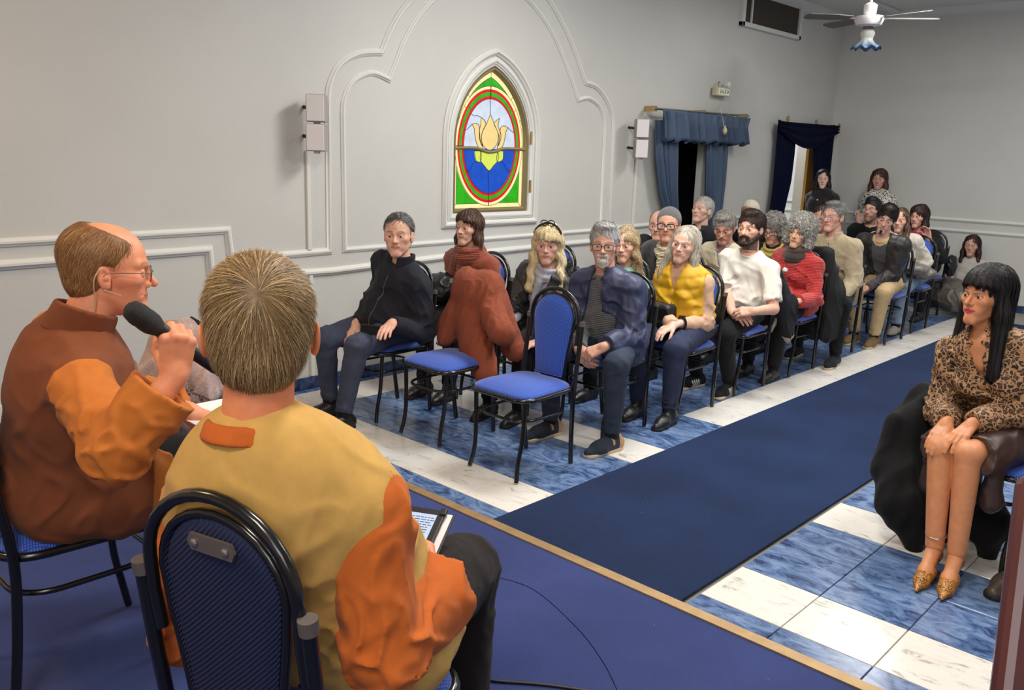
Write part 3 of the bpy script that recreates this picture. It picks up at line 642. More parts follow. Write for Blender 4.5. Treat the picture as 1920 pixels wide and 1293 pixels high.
def np_mesh(name, v, q, col=None, smooth=True):
    me = bpy.data.meshes.new(name); me.vertices.add(len(v)); me.vertices.foreach_set('co', np.asarray(v, F4).ravel())
    k = q.shape[1]; me.loops.add(len(q)*k); me.loops.foreach_set('vertex_index', q.astype(np.int32).ravel()); me.polygons.add(len(q))
    me.polygons.foreach_set('loop_start', np.arange(0, len(q)*k, k, dtype=np.int32)); me.polygons.foreach_set('loop_total', np.full(len(q), k, np.int32))
    if smooth: me.polygons.foreach_set('use_smooth', np.ones(len(q), bool))
    me.update(calc_edges=True)
    if col is not None:
        a = me.color_attributes.new('Col', 'FLOAT_COLOR', 'POINT'); c = np.ones((len(v), 4), F4); c[:, :3] = col; a.data.foreach_set('color', c.ravel())
    return me
JOBS = []
def job(name, sh, h, m, parent, col=None, keep=None, label=None, extra=None, post=None):
    """queue one implicit surface; sh may be a list of (shape, h, keep) meshed separately and joined"""
    parts = sh if isinstance(sh, list) else [(sh, h, keep, None)]
    JOBS.append(dict(name=name, parts=parts, m=m, parent=parent, col=col, label=label, extra=extra))
def gradient(f, P, e=.003):
    g = np.empty_like(P)
    for a in range(3):
        d = np.zeros(3, F4); d[a] = e; g[:, a] = f(P+d)-f(P-d)
    return g/np.maximum(np.linalg.norm(g, axis=1, keepdims=True), 1e-6)
def strands(sh, base, n, L, seg, flow, width, lift, cols, seed, rough=.25, inset=.001, ok=None, curl=0):
    """ribbon hairs that start on the hair surface and follow flow()"""
    rs = np.random.RandomState(seed); v = base[0]; P = v[rs.randint(0, len(v), n)].astype(F4)+rs.randn(n, 3).astype(F4)*F4(.003)
    if ok is not None: P = P[ok(P)]; n = len(P)
    if not n: return None
    def ev(Q):
        o = np.empty(len(Q), F4)
        for i in range(0, len(Q), 8000): o[i:i+8000] = sh.f(Q[i:i+8000])
        return o
    LL = (L*(.55+.45*rs.rand(n))).astype(F4)[:, None]; jit = rs.randn(n, 3).astype(F4)*F4(rough); clump = F4(rough)*np.stack([nz(P, 60, 1.), nz(P, 60, 2.), nz(P, 60, 3.)], 1)
    lf = (lift*(.3+.9*rs.rand(n))).astype(F4); pts = []; nms = []; ph = rs.rand(n).astype(F4)*6.28
    for i in range(seg+1):
        N = gradient(lambda Q: ev(Q), P); d = ev(P); t = i/seg
        P = P-N*(d+F4(inset)-lf*F4(t**1.3+.12))[:, None]; pts.append(P.copy()); nms.append(N)
        D = flow(P)+jit+clump*2
        if curl: D = D+curl*np.stack([np.sin(ph+i*1.5), np.cos(ph+i*1.5), np.sin(ph*2+i*1.3)], 1).astype(F4)
        D = D-N*np.einsum('ij,ij->i', D, N)[:, None]*F4(.9); D /= np.maximum(np.linalg.norm(D, axis=1, keepdims=True), 1e-5); P = P+D*LL/seg
    Q = np.stack(pts, 1); NN = np.stack(nms, 1); Tt = np.gradient(Q, axis=1); Wd = np.cross(Tt, NN); Wd /= np.maximum(np.linalg.norm(Wd, axis=2, keepdims=True), 1e-6)
    w = width*(np.linspace(1, .25, seg+1)**.7)[None, :, None]*(.7+.6*rs.rand(n))[:, None, None]; A = Q-Wd*w/2; B = Q+Wd*w/2
    vs = np.stack([A, B], 2).reshape(-1, 3); b = (np.arange(n)[:, None]*(seg+1)+np.arange(seg)[None]).ravel()*2
    q = np.stack([b, b+1, b+3, b+2], 1); ci = rs.rand(n); c0, c1 = np.array(cols[0]), np.array(cols[1]); cc = c0+(c1-c0)*ci[:, None]
    if len(cols) > 2: mk = rs.rand(n) < .25; cc[mk] = np.array(cols[2])
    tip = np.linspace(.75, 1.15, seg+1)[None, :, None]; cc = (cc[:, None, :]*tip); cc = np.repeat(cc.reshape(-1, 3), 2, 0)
    return vs, q, cc
def _run(J):
    vs = []; qs = []; b = 0
    for s, h, kp, post in J['parts']:
        r = polygonise(s, h, kp)
        if r is None: continue
        if post is not None:
            qq = r[1][post(r[0][r[1]].mean(1).astype(F4))]; us, iv = np.unique(qq, return_inverse=True); r = (r[0][us], iv.reshape(-1, 4))
        vs.append(r[0]); qs.append(r[1]+b); b += len(r[0])
    v = np.concatenate(vs); q = np.concatenate(qs); c = None
    if J['col'] is not None:
        c = J['col'](v.astype(F4)) if callable(J['col']) else np.tile(np.array(J['col'], F4), (len(v), 1))
    nb = len(v)
    if J['extra'] is not None:
        for E_ in J['extra']:
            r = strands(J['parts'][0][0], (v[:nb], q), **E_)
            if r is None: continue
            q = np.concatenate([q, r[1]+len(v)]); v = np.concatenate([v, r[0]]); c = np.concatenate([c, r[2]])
    return v, q, c
def run_jobs():
    with ThreadPoolExecutor(max(2, min(8, os.cpu_count() or 4))) as ex: res = list(ex.map(_run, JOBS))
    for J, (v, q, c) in zip(JOBS, res):
        o = link(J['name'], np_mesh(J['name'], v, q, c), J['m'], J['parent'])
        if J['label']: o['label'] = J['label']
        if J.get('cat'): o['category'] = J['cat']
    JOBS.clear()
# ------------------------------------------------------------------ people
M['skin'] = mat('skin', rough=.48, attr=True, sss=.12, bump=.12, bscale=900, noise=.05, nscale=60)
M['hair'] = mat('hair', rough=.6, attr=True, spec=.35)
M['cloth'] = mat('woven_cloth', rough=.9, spec=.25, attr=True, bump=.15, bscale=700, sheen=.04, noise=.06, nscale=30, wr=.9)
M['knit'] = mat('knitted_wool', rough=.95, attr=True, bump=.9, bscale=260, sheen=.3, noise=.18, nscale=120)
M['rib'] = mat('ribbed_knit', rough=.95, attr=True, bump=1.0, wave=(28, 1.0, 'Z'), sheen=.3, noise=.2, nscale=90)
M['denim'] = mat('denim_cloth', rough=.85, attr=True, bump=.35, bscale=600, noise=.14, nscale=14, wr=.9)
M['nylon'] = mat('quilted_nylon', rough=.5, attr=True, bump=.15, bscale=120, noise=.05, nscale=20, wr=.5, wsc=14)
M['leather'] = mat('leather', rough=.36, attr=True, bump=.2, bscale=350, noise=.1, nscale=30, wr=.5, wsc=12)
M['fleece'] = mat('plush_fleece', rough=1, attr=True, bump=1.0, bscale=420, sheen=.4, noise=.15, nscale=200)
M['lens'] = bpy.data.materials.new('glasses_lens'); M['lens'].use_nodes = True
_b = M['lens'].node_tree.nodes['Principled BSDF']; _b.inputs['Alpha'].default_value = .10; _b.inputs['Roughness'].default_value = .03; _b.inputs['Base Color'].default_value = (.9, .92, .95, 1)
M['rubber'] = mat('dark_rubber', lin(24, 23, 23), .7)
M['pale_sole'] = mat('pale_rubber', lin(196, 176, 146), .7)
EYEM = {}
def eye_mesh(ic):
    if ic in EYEM: return EYEM[ic]
    b = MB(); r = 1.0; rings = [0, 10, 11, 26, 28, 50, 90, 135, 180]; n = 16; mi = []
    vs = [(0, 1.0, 0)]
    for a in rings[1:-1]:
        t = math.radians(a)
        for k in range(n): f = 2*PI*k/n; vs.append((math.sin(t)*math.cos(f), math.cos(t)+(.04 if a < 28 else 0), math.sin(t)*math.sin(f)))
    vs.append((0, -1, 0)); fs = []; c = []
    pc, irc, wc = (.004, .004, .004), ic, lin(222, 212, 204)
    for k in range(n): fs.append((0, 1+(k+1) % n, 1+k))
    for i in range(len(rings)-3):
        for k in range(n): a = 1+i*n; fs.append((a+k, a+(k+1) % n, a+n+(k+1) % n, a+n+k))
    a = 1+(len(rings)-3)*n
    for k in range(n): fs.append((a+k, a+(k+1) % n, len(vs)-1))
    me = b.add(vs, fs).mesh('eye', True); cl = [pc]+[pc]*n
    for a in rings[2:-1]: cl += [irc if a < 28 else wc]*n
    cl.append(wc); at = me.color_attributes.new('Col', 'FLOAT_COLOR', 'POINT'); at.data.foreach_set('color', np.array([(*q, 1) for q in cl], F4).ravel())
    me.materials.append(EYEMAT); EYEM[ic] = me; return me
EYEMAT = mat('eyeball', rough=.12, attr=True)
def ik(a, b, l1, l2, pole):
    d = b-a; L = np.linalg.norm(d)
    if L > (l1+l2)*.995: s = L/((l1+l2)*.995); l1 *= s; l2 *= s
    d = d/L; x = (l1*l1-l2*l2+L*L)/(2*L); h = math.sqrt(max(l1*l1-x*x, 0)); p = np.asarray(pole, float); p = nrm(p-d*(p@d)); return a+d*x+p*h
def rotv(v, ax, a): ax = nrm(ax); return v*math.cos(a)+np.cross(ax, v)*math.sin(a)+ax*(ax@v)*(1-math.cos(a))
def hand(wr, d, n, side, curl=(.35, .35, .25), spread=.12, thumb=.5, sc=1.0, tcurl=.3, opp=.35):
    """wrist, direction to the knuckles, back-of-hand normal, side +1 right / -1 left -> list of shapes"""
    d = nrm(d); n = nrm(n-d*(n@d)); A = nrm(np.cross(n, d))*side*1.0; out = []; S = sc
    K = [(.029, .086, .0105, (.040, .026, .021)), (.010, .092, .0108, (.045, .029, .023)), (-.010, .088, .0102, (.041, .027, .022)), (-.028, .078, .0090, (.033, .021, .019))]
    palm = []
    for i, (o, l, r, seg) in enumerate(K):
        k = wr+d*l*S+A*o*S-n*(.003*abs(i-1))*S; palm.append(rc(wr+A*o*.62*S+d*.012*S-n*.002*S, k-n*.002*S, .0155*S, .0125*S))
        dd = nrm(d+A*o*spread/.03*.5); p = k; ax = np.cross(dd, -n)
        c = curl[i] if hasattr(curl[0], '__len__') else curl
        rr = r*S
        for s, a in zip(seg, c):
            dd = rotv(dd, ax, a); q = p+dd*s*S; out.append((i, rc(p, q, rr, rr*.9))); p = q; rr *= .9
    palm.append(rc(wr-d*.01*S, wr+d*.02*S, .024*S, .02*S))
    t0 = wr+A*.022*S+d*.018*S-n*.008*S; td = nrm(d*math.cos(thumb)+A*math.sin(thumb)-n*opp); t1 = t0+td*.042*S; palm.append(rc(t0, t1, .0155*S, .012*S))
    ax = np.cross(td, -n*.6-A*.5); dd = td; p = t1; rr = .0115*S; th = []
    for s in (.033, .026):
        dd = rotv(dd, ax, tcurl); q = p+dd*s*S; th.append(rc(p, q, rr, rr*.88)); p = q; rr *= .88
    PS = U(palm, .010*S, .12); fg = [U([x for j, x in out if j == i], .003*S, .12) for i in range(4)]+[U(th, .004*S, .12)]
    return U([PS]+fg, .006*S, .12)
def head_shape(hs, fine=True, female=False, opts={}):
    """head in local metres: x right, y forward, z up; origin between the ears"""
    o = dict(w=1, jaw=1, nose=1, smile=.45, chin=1, cheek=1, fat=0, open=0, mouth=1, lid=0); o.update(opts); w, jw, ns = o['w'], o['jaw'], o['nose']*.92; ft = o['fat']
    jj = jw*(.80 if female else .95)
    S = [el((0, -.020, .048), (.076*w, .097, .082)), el((0, .020, .030), (.066*w, .068, .078)), el((0, .030, -.033), ((.052+ft-.004*female)*w, .058, .078-.004*female))]
    base = U(S, .03)
    D = []
    for s in (-1, 1):
        D += [rc((s*(.047+ft)*w*jj, -.005, -.044), (s*.017*jj, .067, -.095), .0175+ft*.6, .0145), rc((s*.044*w, .060, -.010), (s*.050*w, .030, -.008), .019*o['cheek'], .016), rc((s*.024, .064, -.052), (s*.03, .052, -.035), .016+ft*.5, .016)]
    D += [rc((-.008, .0755, -.096), (.008, .0755, -.096), (.0145 if female else .0162)*o['chin'], (.0145 if female else .0162)*o['chin']), rc((0, .069, -.053), (0, .071, -.076), .020, .0175)]
    face = U([base]+D, .020)
    brow = [rc((s*.045, .066, .032), (s*.012, .086, .026), .009 if not female else .007, .009) for s in (-1, 1)]
    face = U([face]+brow, .014)
    for s in (-1, 1): face = sub(face, el((s*.031, .096, .007), (.019, .016, .0135)), .012)
    lids = [el((s*.031, .0735, .008), (.0150, .0150, .0135)) for s in (-1, 1)]
    face = U([face]+lids, .003)
    hgt = .0027-.0014*o['lid']
    for s in (-1, 1): face = sub(face, el((s*.0312, .092, .0075-.001*o['lid']), (.0138, .02, hgt)), .0015)
    nose = [rc((0, .084, .024), (0, .102*1.0, -.012), .0068*ns, .0085*ns), rc((0, .102, -.012), (0, .106+.004*ns, -.022), .0085*ns, .0105*ns)]+[rc((s*.0115*ns, .094, -.026), (s*.011*ns, .088, -.024), .0078*ns, .0075*ns) for s in (-1, 1)]
    face = U([face, U(nose, .008)], .008)
    if fine:
        for s in (-1, 1): face = sub(face, rc((s*.006*ns, .103, -.034), (s*.006*ns, .100, -.026), .0032, .0025), .002)
    sm = o['smile']; mz = -.056; mw = (.0255+.006*sm)*o['mouth']
    lips = []
    for s in (-1, 1):
        lips += [rc((0, .0890, mz+.0035), (s*mw, .0765-.004*sm, mz+.001+.008*sm), .0054, .0026), rc((0, .0872, mz-.0050), (s*mw*.88, .0755-.004*sm, mz-.0005+.008*sm), .0068, .0026)]
    face = U([face, U(lips, .003)], .004)
    for s in (-1, 1): face = sub(face, rc((0, .0955, mz-.0003+.001*sm), (s*mw, .081, mz+.0005+.008*sm), .0011 + .004*o['open'], .0010), .0015)
    # nasolabial crease
    if fine and not female:
        for s in (-1, 1): face = sub(face, rc((s*.019, .094, -.026), (s*.033, .078, -.052), .0016, .0016), .006)
    ears = []
    for s in (-1, 1):
        c = (s*(.078*w+o.get('ear', 0)), -.010, -.002); a = .35; B = np.array([[math.cos(a), s*math.sin(a), 0], [-s*math.sin(a), math.cos(a), .18], [0, -.18, 1]])
        e = el(c, (.0065, .017, .031), B); e = sub(e, el((c[0]+s*.006, c[1]+.002, c[2]+.004), (.006, .010, .018), B), .004); ears.append(U([e, rc((s*(.076*w+o.get('ear', 0)), 0, -.026), (s*(.077*w+o.get('ear', 0)), 0, -.020), .0055, .005), rc((s*.070*w, -.006, -.004), (s*(.077*w+o.get('ear', 0)), -.008, -.004), .010, .008)], .006))
    face = U([face]+ears, .004)
    return face
def lips_masks(q, o):
    sm = o.get('smile', .45); mw = (.0255+.006*sm)*o.get('mouth', 1); x = np.abs(q[:, 0])/mw; zc = -.0565+.008*sm*x*x; z = q[:, 2]-zc
    up = .0095*(1-x**2.2)+.0; lo = -.0105*(1-x**2.0)
    return (x < 1) & (z < up) & (z > lo) & (q[:, 1] > .06)
def mixc(c, m, d):
    m = np.clip(m, 0, 1)[:, None]; return c*(1-m)+np.array(d, F4)*m
def skin_col(sk):
    o = sk['face']; tone = np.array(lin(sk['skin']), F4); hc = sk['hc'].astype(F4); HR = sk['HR'].astype(F4); S = sk['hscale']
    brow = np.array(lin(o.get('brow', (70, 55, 45))), F4); beard = o.get('beard'); bc = np.array(lin(o.get('beardc', (60, 50, 45))), F4); lipc = np.array(lin(o.get('lip', (168, 98, 88))), F4); fem = sk['female']
    def f(P):
        q = (P-hc)@HR.T/S; c = np.tile(tone, (len(P), 1)); d = np.linalg.norm(q, axis=1); on = d < .22
        n = nz(P, 45, 1.); c = c*(1+.06*n[:, None])
        x, y, z = np.abs(q[:, 0]), q[:, 1], q[:, 2]
        red = tone*np.array([1.05, .78, .74], F4)
        ck = np.exp(-((x-.040)**2+(z+.022)**2)/.00045)*(y > .02)+np.exp(-(x**2+(z+.020)**2)/.00012)*(y > .09)+.6*np.exp(-((np.abs(x)-.08)**2+z**2)/.0006)
        c = mixc(c, ck*on*o.get('blush', .2), red)
        # brows
        bz = .0315+.0045*np.sin(np.clip((x-.008)/.045, 0, 1)*2.4)-.006*np.clip((x-.032)/.03, 0, 1); th = .0042 if not fem else .0028
        th *= o.get('browt', 1)
        bm = np.exp(-((z-bz)/th)**2)*((x > .011) & (x < .050))*(y > .04); c = mixc(c, bm*.85*on, brow)
        # lash line round the eye opening
        e = ((x-.0312)/.0150)**2+((z-.0078)/.0062)**2; lm = (np.abs(e-1.0) < .28)*(y > .06)*(z > .006)
        c = mixc(c, lm*on*(.75 if fem else .45), (.02, .014, .012))
        if fem and o.get('shadow'): c = mixc(c, np.exp(-((x-.031)**2/.00025+(z-.017)**2/.00004))*(y > .05)*.6*on, lin(o['shadow']))
        if beard:
            st = beard
            m = np.zeros(len(P), F4)
            if st in ('full', 'stubble'):
                jaw = (z < -.030-.55*np.maximum(y-.02, 0)*0-(.0)) & (y > -.03)
                ln = -.012-.65*np.clip(y-.0, 0, .045)
                m = np.clip((ln-z)/.006, 0, 1)*(y > -.02)*(z > -.135); mo = np.exp(-(x/.030)**2)*np.clip((-.034-z)/.004, 0, 1)*(y > .06); m = np.maximum(m, mo*(z > -.055)); m = m*np.where((x < .010) & (z < -.066) & (z > -.072), .6, 1)
                m *= np.where(np.abs(q[:, 0]) > .2, 0, 1)
            if st in ('goatee', 'tuft'):
                ch = np.exp(-(x/(.024 if st == 'goatee' else .014))**4)*np.clip((-.070-z)/.004, 0, 1)*(y > .03)*(z > -.13); mo = np.exp(-(x/.030)**4)*np.clip((-.034-z)/.004, 0, 1)*(z > -.056)*(y > .06)
                sd = np.exp(-((x-.027)/.006)**2)*(z < -.045)*(z > -.09)*(y > .04); m = np.maximum(ch, np.maximum(mo, sd) if st == 'goatee' else ch)
            n2 = .85+.15*nz(P, 200, 3.)
            c = mixc(c, m*n2*on*(o.get('bs', .92)), bc)
        lm = lips_masks(q, o) & on; c = mixc(c, lm*o.get('lips', .6), lipc)
        ml = (np.abs(z+.0565-.008*o.get('smile', .45)*(x/.024)**2) < .0012)*(x < .024)*(y > .07)*on; c = mixc(c, ml*.5, (.06, .02, .02))
        return c
    return f
def tw(s, c, HR, S):   # local head shape -> world
    c4 = np.asarray(c).astype(F4); R4 = np.asarray(HR).astype(F4); m = max(np.abs(s.lo).max(), np.abs(s.hi).max())*S*1.3
    cor = np.array([[(s.lo, s.hi)[i][0], (s.lo, s.hi)[j][1], (s.lo, s.hi)[k][2]] for i, j, k in COR])@np.asarray(HR)*S+c
    return Sh(lambda P: s.f(((P-c4)@R4.T)/F4(S))*F4(S), cor.min(0), cor.max(0))
def hair_shape(h, w=1.0):
    st = h['style']; t = h.get('t', .008); fh = h.get('fh', 0); ln = h.get('len', .2); vol = h.get('vol', 1.0)
    cap = [el((0, -.022, .050), (.078*w+t, .098+t, .083+t*1.1)), el((0, -.048, -.005), (.066*w+t, .058+t, .072+t))]
    face = el((0, h.get('fy', .118), -.030), (h.get('fw', .070)*w, .078, .098+fh))
    if st == 'short':
        s = U(cap, .02)
        if h.get('quiff'): s = U([s, el((h.get('part', 0), .035, .118), (.055, .050, .022*h['quiff']))], .03)
        s = sub(s, face, .012)
        for k in (-1, 1): s = sub(s, rc((k*.095, .012, -.012), (k*.095, -.002, .012), .026), .008)
        zb = h.get('zb', 0); s = inter(s, lambda P: (-P[:, 2]+(-.022+zb+F4(.62)*(P[:, 1]-F4(.02))))*F4(.8))
        if h.get('bald'):   # receding on top
            b = h['bald']; s = sub(s, el((0, .03+.02*b, .135), (.050+.012*b, .085+.012*b, .05+.02*b)), .02)
    elif st == 'long':
        L = list(cap)
        for k in (-1, 1):
            x1 = h.get('spread', .092); fy = h.get('fwd', .02)
            L += [rc((k*.070*w, .0, .035), (k*(.080+.004*vol)*w, -.005, -.06), .022*vol, .026*vol), rc((k*(.080+.004*vol)*w, -.005, -.06), (k*x1, fy, -ln), .027*vol, .022*vol*h.get('taper', 1))]
        L += [rc((0, -.060, .0), (0, -.075, -ln*.85), .055*vol, .060*vol), rc((-.045, -.05, 0), (-.06, -.05, -ln*.9), .04*vol, .04*vol), rc((.045, -.05, 0), (.06, -.05, -ln*.9), .04*vol, .04*vol)]
        s = U(L, .02); fc = el((0, h.get('fy', .118), -.045), (h.get('fw', .064)*w, .085, .112+fh)); s = sub(s, fc, .008)
        s = sub(s, rc((0, .02, -.10), (0, .03, -ln-.05), .052, .055), .01)
        if h.get('bangs'):
            b = U([el((0, -.012, .050), (.080*w+t, .101+t, .084+t))], .01); zb_ = h['bangs']; b = inter(b, lambda P: F4(zb_)-P[:, 2]); s = U([s, b], .008)
        amp = h.get('wave', .003); s = warp(s, lambda P: F4(amp)*np.sin(P[:, 2]*F4(h.get('wf', 60))+2*np.sin(P[:, 0]*30))+F4(.0025)*np.sin(np.arctan2(P[:, 0], P[:, 1]+.02)*F4(26)))
    elif st == 'curly':
        L = [el((0, -.022, .058), (.090*w+t, .106+t, .094+t)), el((0, -.045, -.02), (.095*w+t*.8, .080+t*.6, .085)), rc((-.085, -.005, 0), (-.09, .0, -ln), .03*vol, .035*vol), rc((.085, -.005, 0), (.09, .0, -ln), .03*vol, .035*vol)]
        s = U(L, .03); s = sub(s, el((0, .125, -.035), (.058*w, .085, .100+fh)), .012); s = sub(s, rc((0, .03, -.10), (0, .04, -.3), .05, .055), .01)
        s = warp(s, lambda P: F4(.006)*nz(P, 75, 1.)+F4(.004)*nz(P, 140, 2.))
    return s
def radial_flow(hc, HR, S, whorl=(0, -.06, .13), down=.4, side=0, fwd=0):
    h4 = hc.astype(F4); R4 = HR.astype(F4); w = np.array(whorl, F4)
    def f(P):
        q = (P-h4)@R4.T/S; v = q-w; v = v/np.maximum(np.linalg.norm(v, axis=1, keepdims=True), 1e-4); v[:, 2] -= F4(down); v[:, 0] += F4(side); v[:, 1] += F4(fwd); return v@R4
    return f
def down_flow(hc, HR, S, part=.0, swirl=0):
    h4 = hc.astype(F4); R4 = HR.astype(F4)
    def f(P):
        q = (P-h4)@R4.T/S; top = np.clip((q[:, 2]-.03)/.08, 0, 1); v = np.zeros_like(q); v[:, 0] = np.sign(q[:, 0]-part)*top*1.2; v[:, 1] = -.15*top; v[:, 2] = -1+.3*top
        if swirl: v[:, 0] += F4(swirl)*np.sin(q[:, 2]*45+q[:, 1]*20); v[:, 1] += F4(swirl)*np.cos(q[:, 2]*45+q[:, 0]*20)
        return v@R4
    return f
def glasses(sk, col, kind='round', root=None, r=.0022, label=None):
    hc, HR, S = sk['hc'], sk['HR'], sk['hscale']; T_ = lambda p: hc+(np.asarray(p)*S)@HR
    g = MB(); mt = mat('glasses_frame', lin(col), .35, metal=.5 if kind != 'box' else 0)
    gy = .104; W_, H_ = (.025, .0165) if kind != 'box' else (.027, .019)
    ob = None; lens = []
    for s in (-1, 1):
        n = 24; pts = []
        for i in range(n):
            a = 2*PI*i/n; e = .5 if kind != 'round' else .8; x = W_*abs(math.cos(a))**e*np.sign(math.cos(a)); z = H_*abs(math.sin(a))**e*np.sign(math.sin(a))
            pts.append(T_((s*.033+x, gy-.18*abs(s*.033+x)**1.0*.35-(.0), .004+z)))
        g.tube(pts, r, 6, closed=True); lens.append(pts)
        g.tube([T_((s*.058, gy-.006, .012)), T_((s*.074, gy-.03, .013)), T_((s*.081, 0, .012)), T_((s*.080, -.012, .002))], r*.9, 6)
    g.tube([T_((-.010, gy, .009)), T_((0, gy+.003, .011)), T_((.010, gy, .009))], r, 6)
    o = g.build('glasses', mt, root, smooth=True)
    if label: o['label'] = label
    for p in lens: MB().add(p, [tuple(range(len(p)))]).build('lens', M['lens'], o)
    return o
def rel(sk, r, f, u): return sk['hip']+sk['R']*r+sk['F']*f+V(0, 0, u)
def person(label, seat, head, hyaw=45, pitch=0, roll=0, byaw=0, fz=0., skin=(205, 150, 120), female=False, face={}, hair=None, girth=1.0, belly=0., shw=None, arms=None, legs=None,
           near=1, eye=(70, 50, 35), garments=(), hip_z=.565, gaze=(0, 0), hs=None, stand=False, nbo=(0, 0), drop=0, dropl=0, al=1., cat='person'):
    by = math.radians(byaw); Fv = V(math.sin(by), -math.cos(by), 0); Rv = V(-math.cos(by), -math.sin(by), 0); Uv = V(0, 0, 1)
    hip = V(seat[0], seat[1], fz+hip_z); hc = np.asarray(head, float); hy = math.radians(hyaw); pp = math.radians(pitch)
    hf = V(math.sin(hy)*math.cos(pp), -math.cos(hy)*math.cos(pp), math.sin(pp)); hr = nrm(np.cross(hf, Uv)); hu = np.cross(hr, hf); rr = math.radians(roll)
    hr2 = hr*math.cos(rr)+hu*math.sin(rr); hu2 = hu*math.cos(rr)-hr*math.sin(rr); HR = np.array([hr2, hf, hu2])
    S = hs or (.97 if female else 1.02)
    nb = hc-Uv*.172*S-(hu2-Uv)*.10-Fv*(.030+nbo[0])-hf*.004+Rv*nbo[1]; sp_ = nb-hip; TL = np.linalg.norm(sp_); s = sp_/TL; fs = nrm(Fv-s*(Fv@s)); rs = np.cross(fs, s); B = np.array([rs, fs, s])
    shw = shw or (.165 if female else .188); g = girth
    sk = dict(hip=hip, hc=hc, HR=HR, hscale=S, nb=nb, s=s, fs=fs, rs=rs, B=B, F=Fv, R=Rv, TL=TL, skin=skin, face=dict(face), female=female, g=g)
    root = empty('person', (hip[0], hip[1], fz), 0, label, cat); sk['root'] = root
    sh = {k: nb-s*(.066+drop)+rs*k*(shw-.02)-fs*.005 for k in (1, -1)}; sh[-1] = sh[-1]-s*dropl; sk['sh'] = sh
    # arms
    arms = arms or {}; AR = {}
    for k in (1, -1):
        a = dict(p=(.10, .36, .10), d=(-.3*k, 1, -.15), n=(0, .1, 1), curl=(.3, .35, .25), pole=(.22*k, -.55, -1)); a.update(arms.get(k, {}))
        w = a['w'] if 'w' in a else rel(sk, k*a['p'][0], a['p'][1], a['p'][2])
        tov = lambda q: Rv*q[0]+Fv*q[1]+Uv*q[2]
        d = a['dw'] if 'dw' in a else tov(a['d']); n_ = a['nw'] if 'nw' in a else tov(a['n'])
        ua, fa = (.265, .235) if female else (.285, .25)
        ua *= al; fa *= al
        e = ik(sh[k], np.asarray(w, float), ua, fa, tov(a['pole']) if 'polew' not in a else a['polew']); AR[k] = dict(sh=sh[k], el=e, wr=np.asarray(w, float), d=nrm(d), n=nrm(n_), a=a)
        AR[k]['hand'] = hand(AR[k]['wr'], AR[k]['d'], AR[k]['n'], k, a['curl'], sc=(.92 if female else 1.02)*a.get('sc', 1), thumb=a.get('thumb', .5), tcurl=a.get('tcurl', .3), opp=a.get('opp', .35), spread=a.get('spread', .12))
    sk['AR'] = AR
    LG = {}
    legs = legs or {}
    for k in (1, -1):
        l = dict(foot=(.11, .44), toe=0, az=.09, kp=(.1*k, 1, .8)); l.update(legs.get(k, {}))
        hj = hip+Rv*k*.085*g+Uv*.0
        an = np.asarray(l['fw'], float)+V(0, 0, l['az']) if 'fw' in l else V(*(rel(sk, k*l['foot'][0], l['foot'][1], 0)[:2]), fz+l['az'])
        th = .43 if female else .45; sn = .40 if female else .42
        kn = ik(hj, an, l.get('th', th), l.get('sn', sn), Rv*l['kp'][0]+Fv*l['kp'][1]+Uv*l['kp'][2]); ta = by+math.radians(l['toe'])*-k
        td = V(math.sin(ta), -math.cos(ta), 0) if 'tdir' not in l else nrm(V(*l['tdir'], 0)); LG[k] = dict(hj=hj, kn=kn, an=an, td=td, l=l)
    sk['LG'] = LG; sk['fz'] = fz
    # ---- body
    nr = .046 if female else .056
    hd = tw(head_shape(1, near > 0, female, face), hc, HR, S)
    neck = rc(hc-hu2*.045*S-hf*.022, nb-s*.01, nr, nr*1.1)
    trunk = [el(hip+s*TL*.66, (.145*g, .095*g, .19), B), el(hip+s*TL*.30, (.130*g, .09*g, .17), B), el(hip, (.15*g, .105, .10), B), rc(sh[1], sh[-1], .048), rc(nb-s*.03, nb-s*.08, .08, .1)]
    limbs = []
    for k in (1, -1):
        a = AR[k]; af = .86 if female else 1.; limbs += [rc(a['sh'], a['el'], .047*af*g**.5, .039*af), rc(a['el'], a['wr'], .040*af, .0275*af)]
        l = LG[k]; limbs += [rc(l['hj'], l['kn'], .078*g, .054), rc(l['kn'], l['an'], .052, .036)]
        limbs.append(U([rc(l['kn']+(l['an']-l['kn'])*.12-l['td']*.018, l['kn']+(l['an']-l['kn'])*.5-l['td']*.012, .045, .038)], .01))
    full = U([hd, neck]+trunk+limbs+[AR[1]['hand'], AR[-1]['hand']], .012, .14)
    hh = {2: .0024, 1: .0036, 0: .0052}[near]; hh2 = {2: .0026, 1: .0042, 0: .006}[near]
    c4 = hc.astype(F4); hcs = [AR[k]['wr']+AR[k]['d']*.07 for k in (1, -1)]; bare = sk.get('bare')
    fine_arm = any(x.get('t') == 'top' and x.get('sleeve', 1) < .8 for x in garments)
    bare_leg = any(x.get('t') == 'skirt' for x in garments)
    def kh(C, H): return np.linalg.norm(C-c4, axis=1) < .165
    def khand(C, H):
        m = np.zeros(len(C), bool)
        for k in (1, -1):
            m |= np.linalg.norm(C-hcs[(1-k)//2].astype(F4), axis=1) < .135
            if fine_arm: m |= (rc(AR[k]['sh']*.5+AR[k]['el']*.5, AR[k]['el'], .07).f(C) < H) | (rc(AR[k]['el'], AR[k]['wr'], .07).f(C) < H)
            if bare_leg: m |= (rc(LG[k]['hj']*.35+LG[k]['kn']*.65, LG[k]['kn'], .08).f(C) < H) | (rc(LG[k]['kn'], LG[k]['an'], .08).f(C) < H)
        return m & ~kh(C, H)
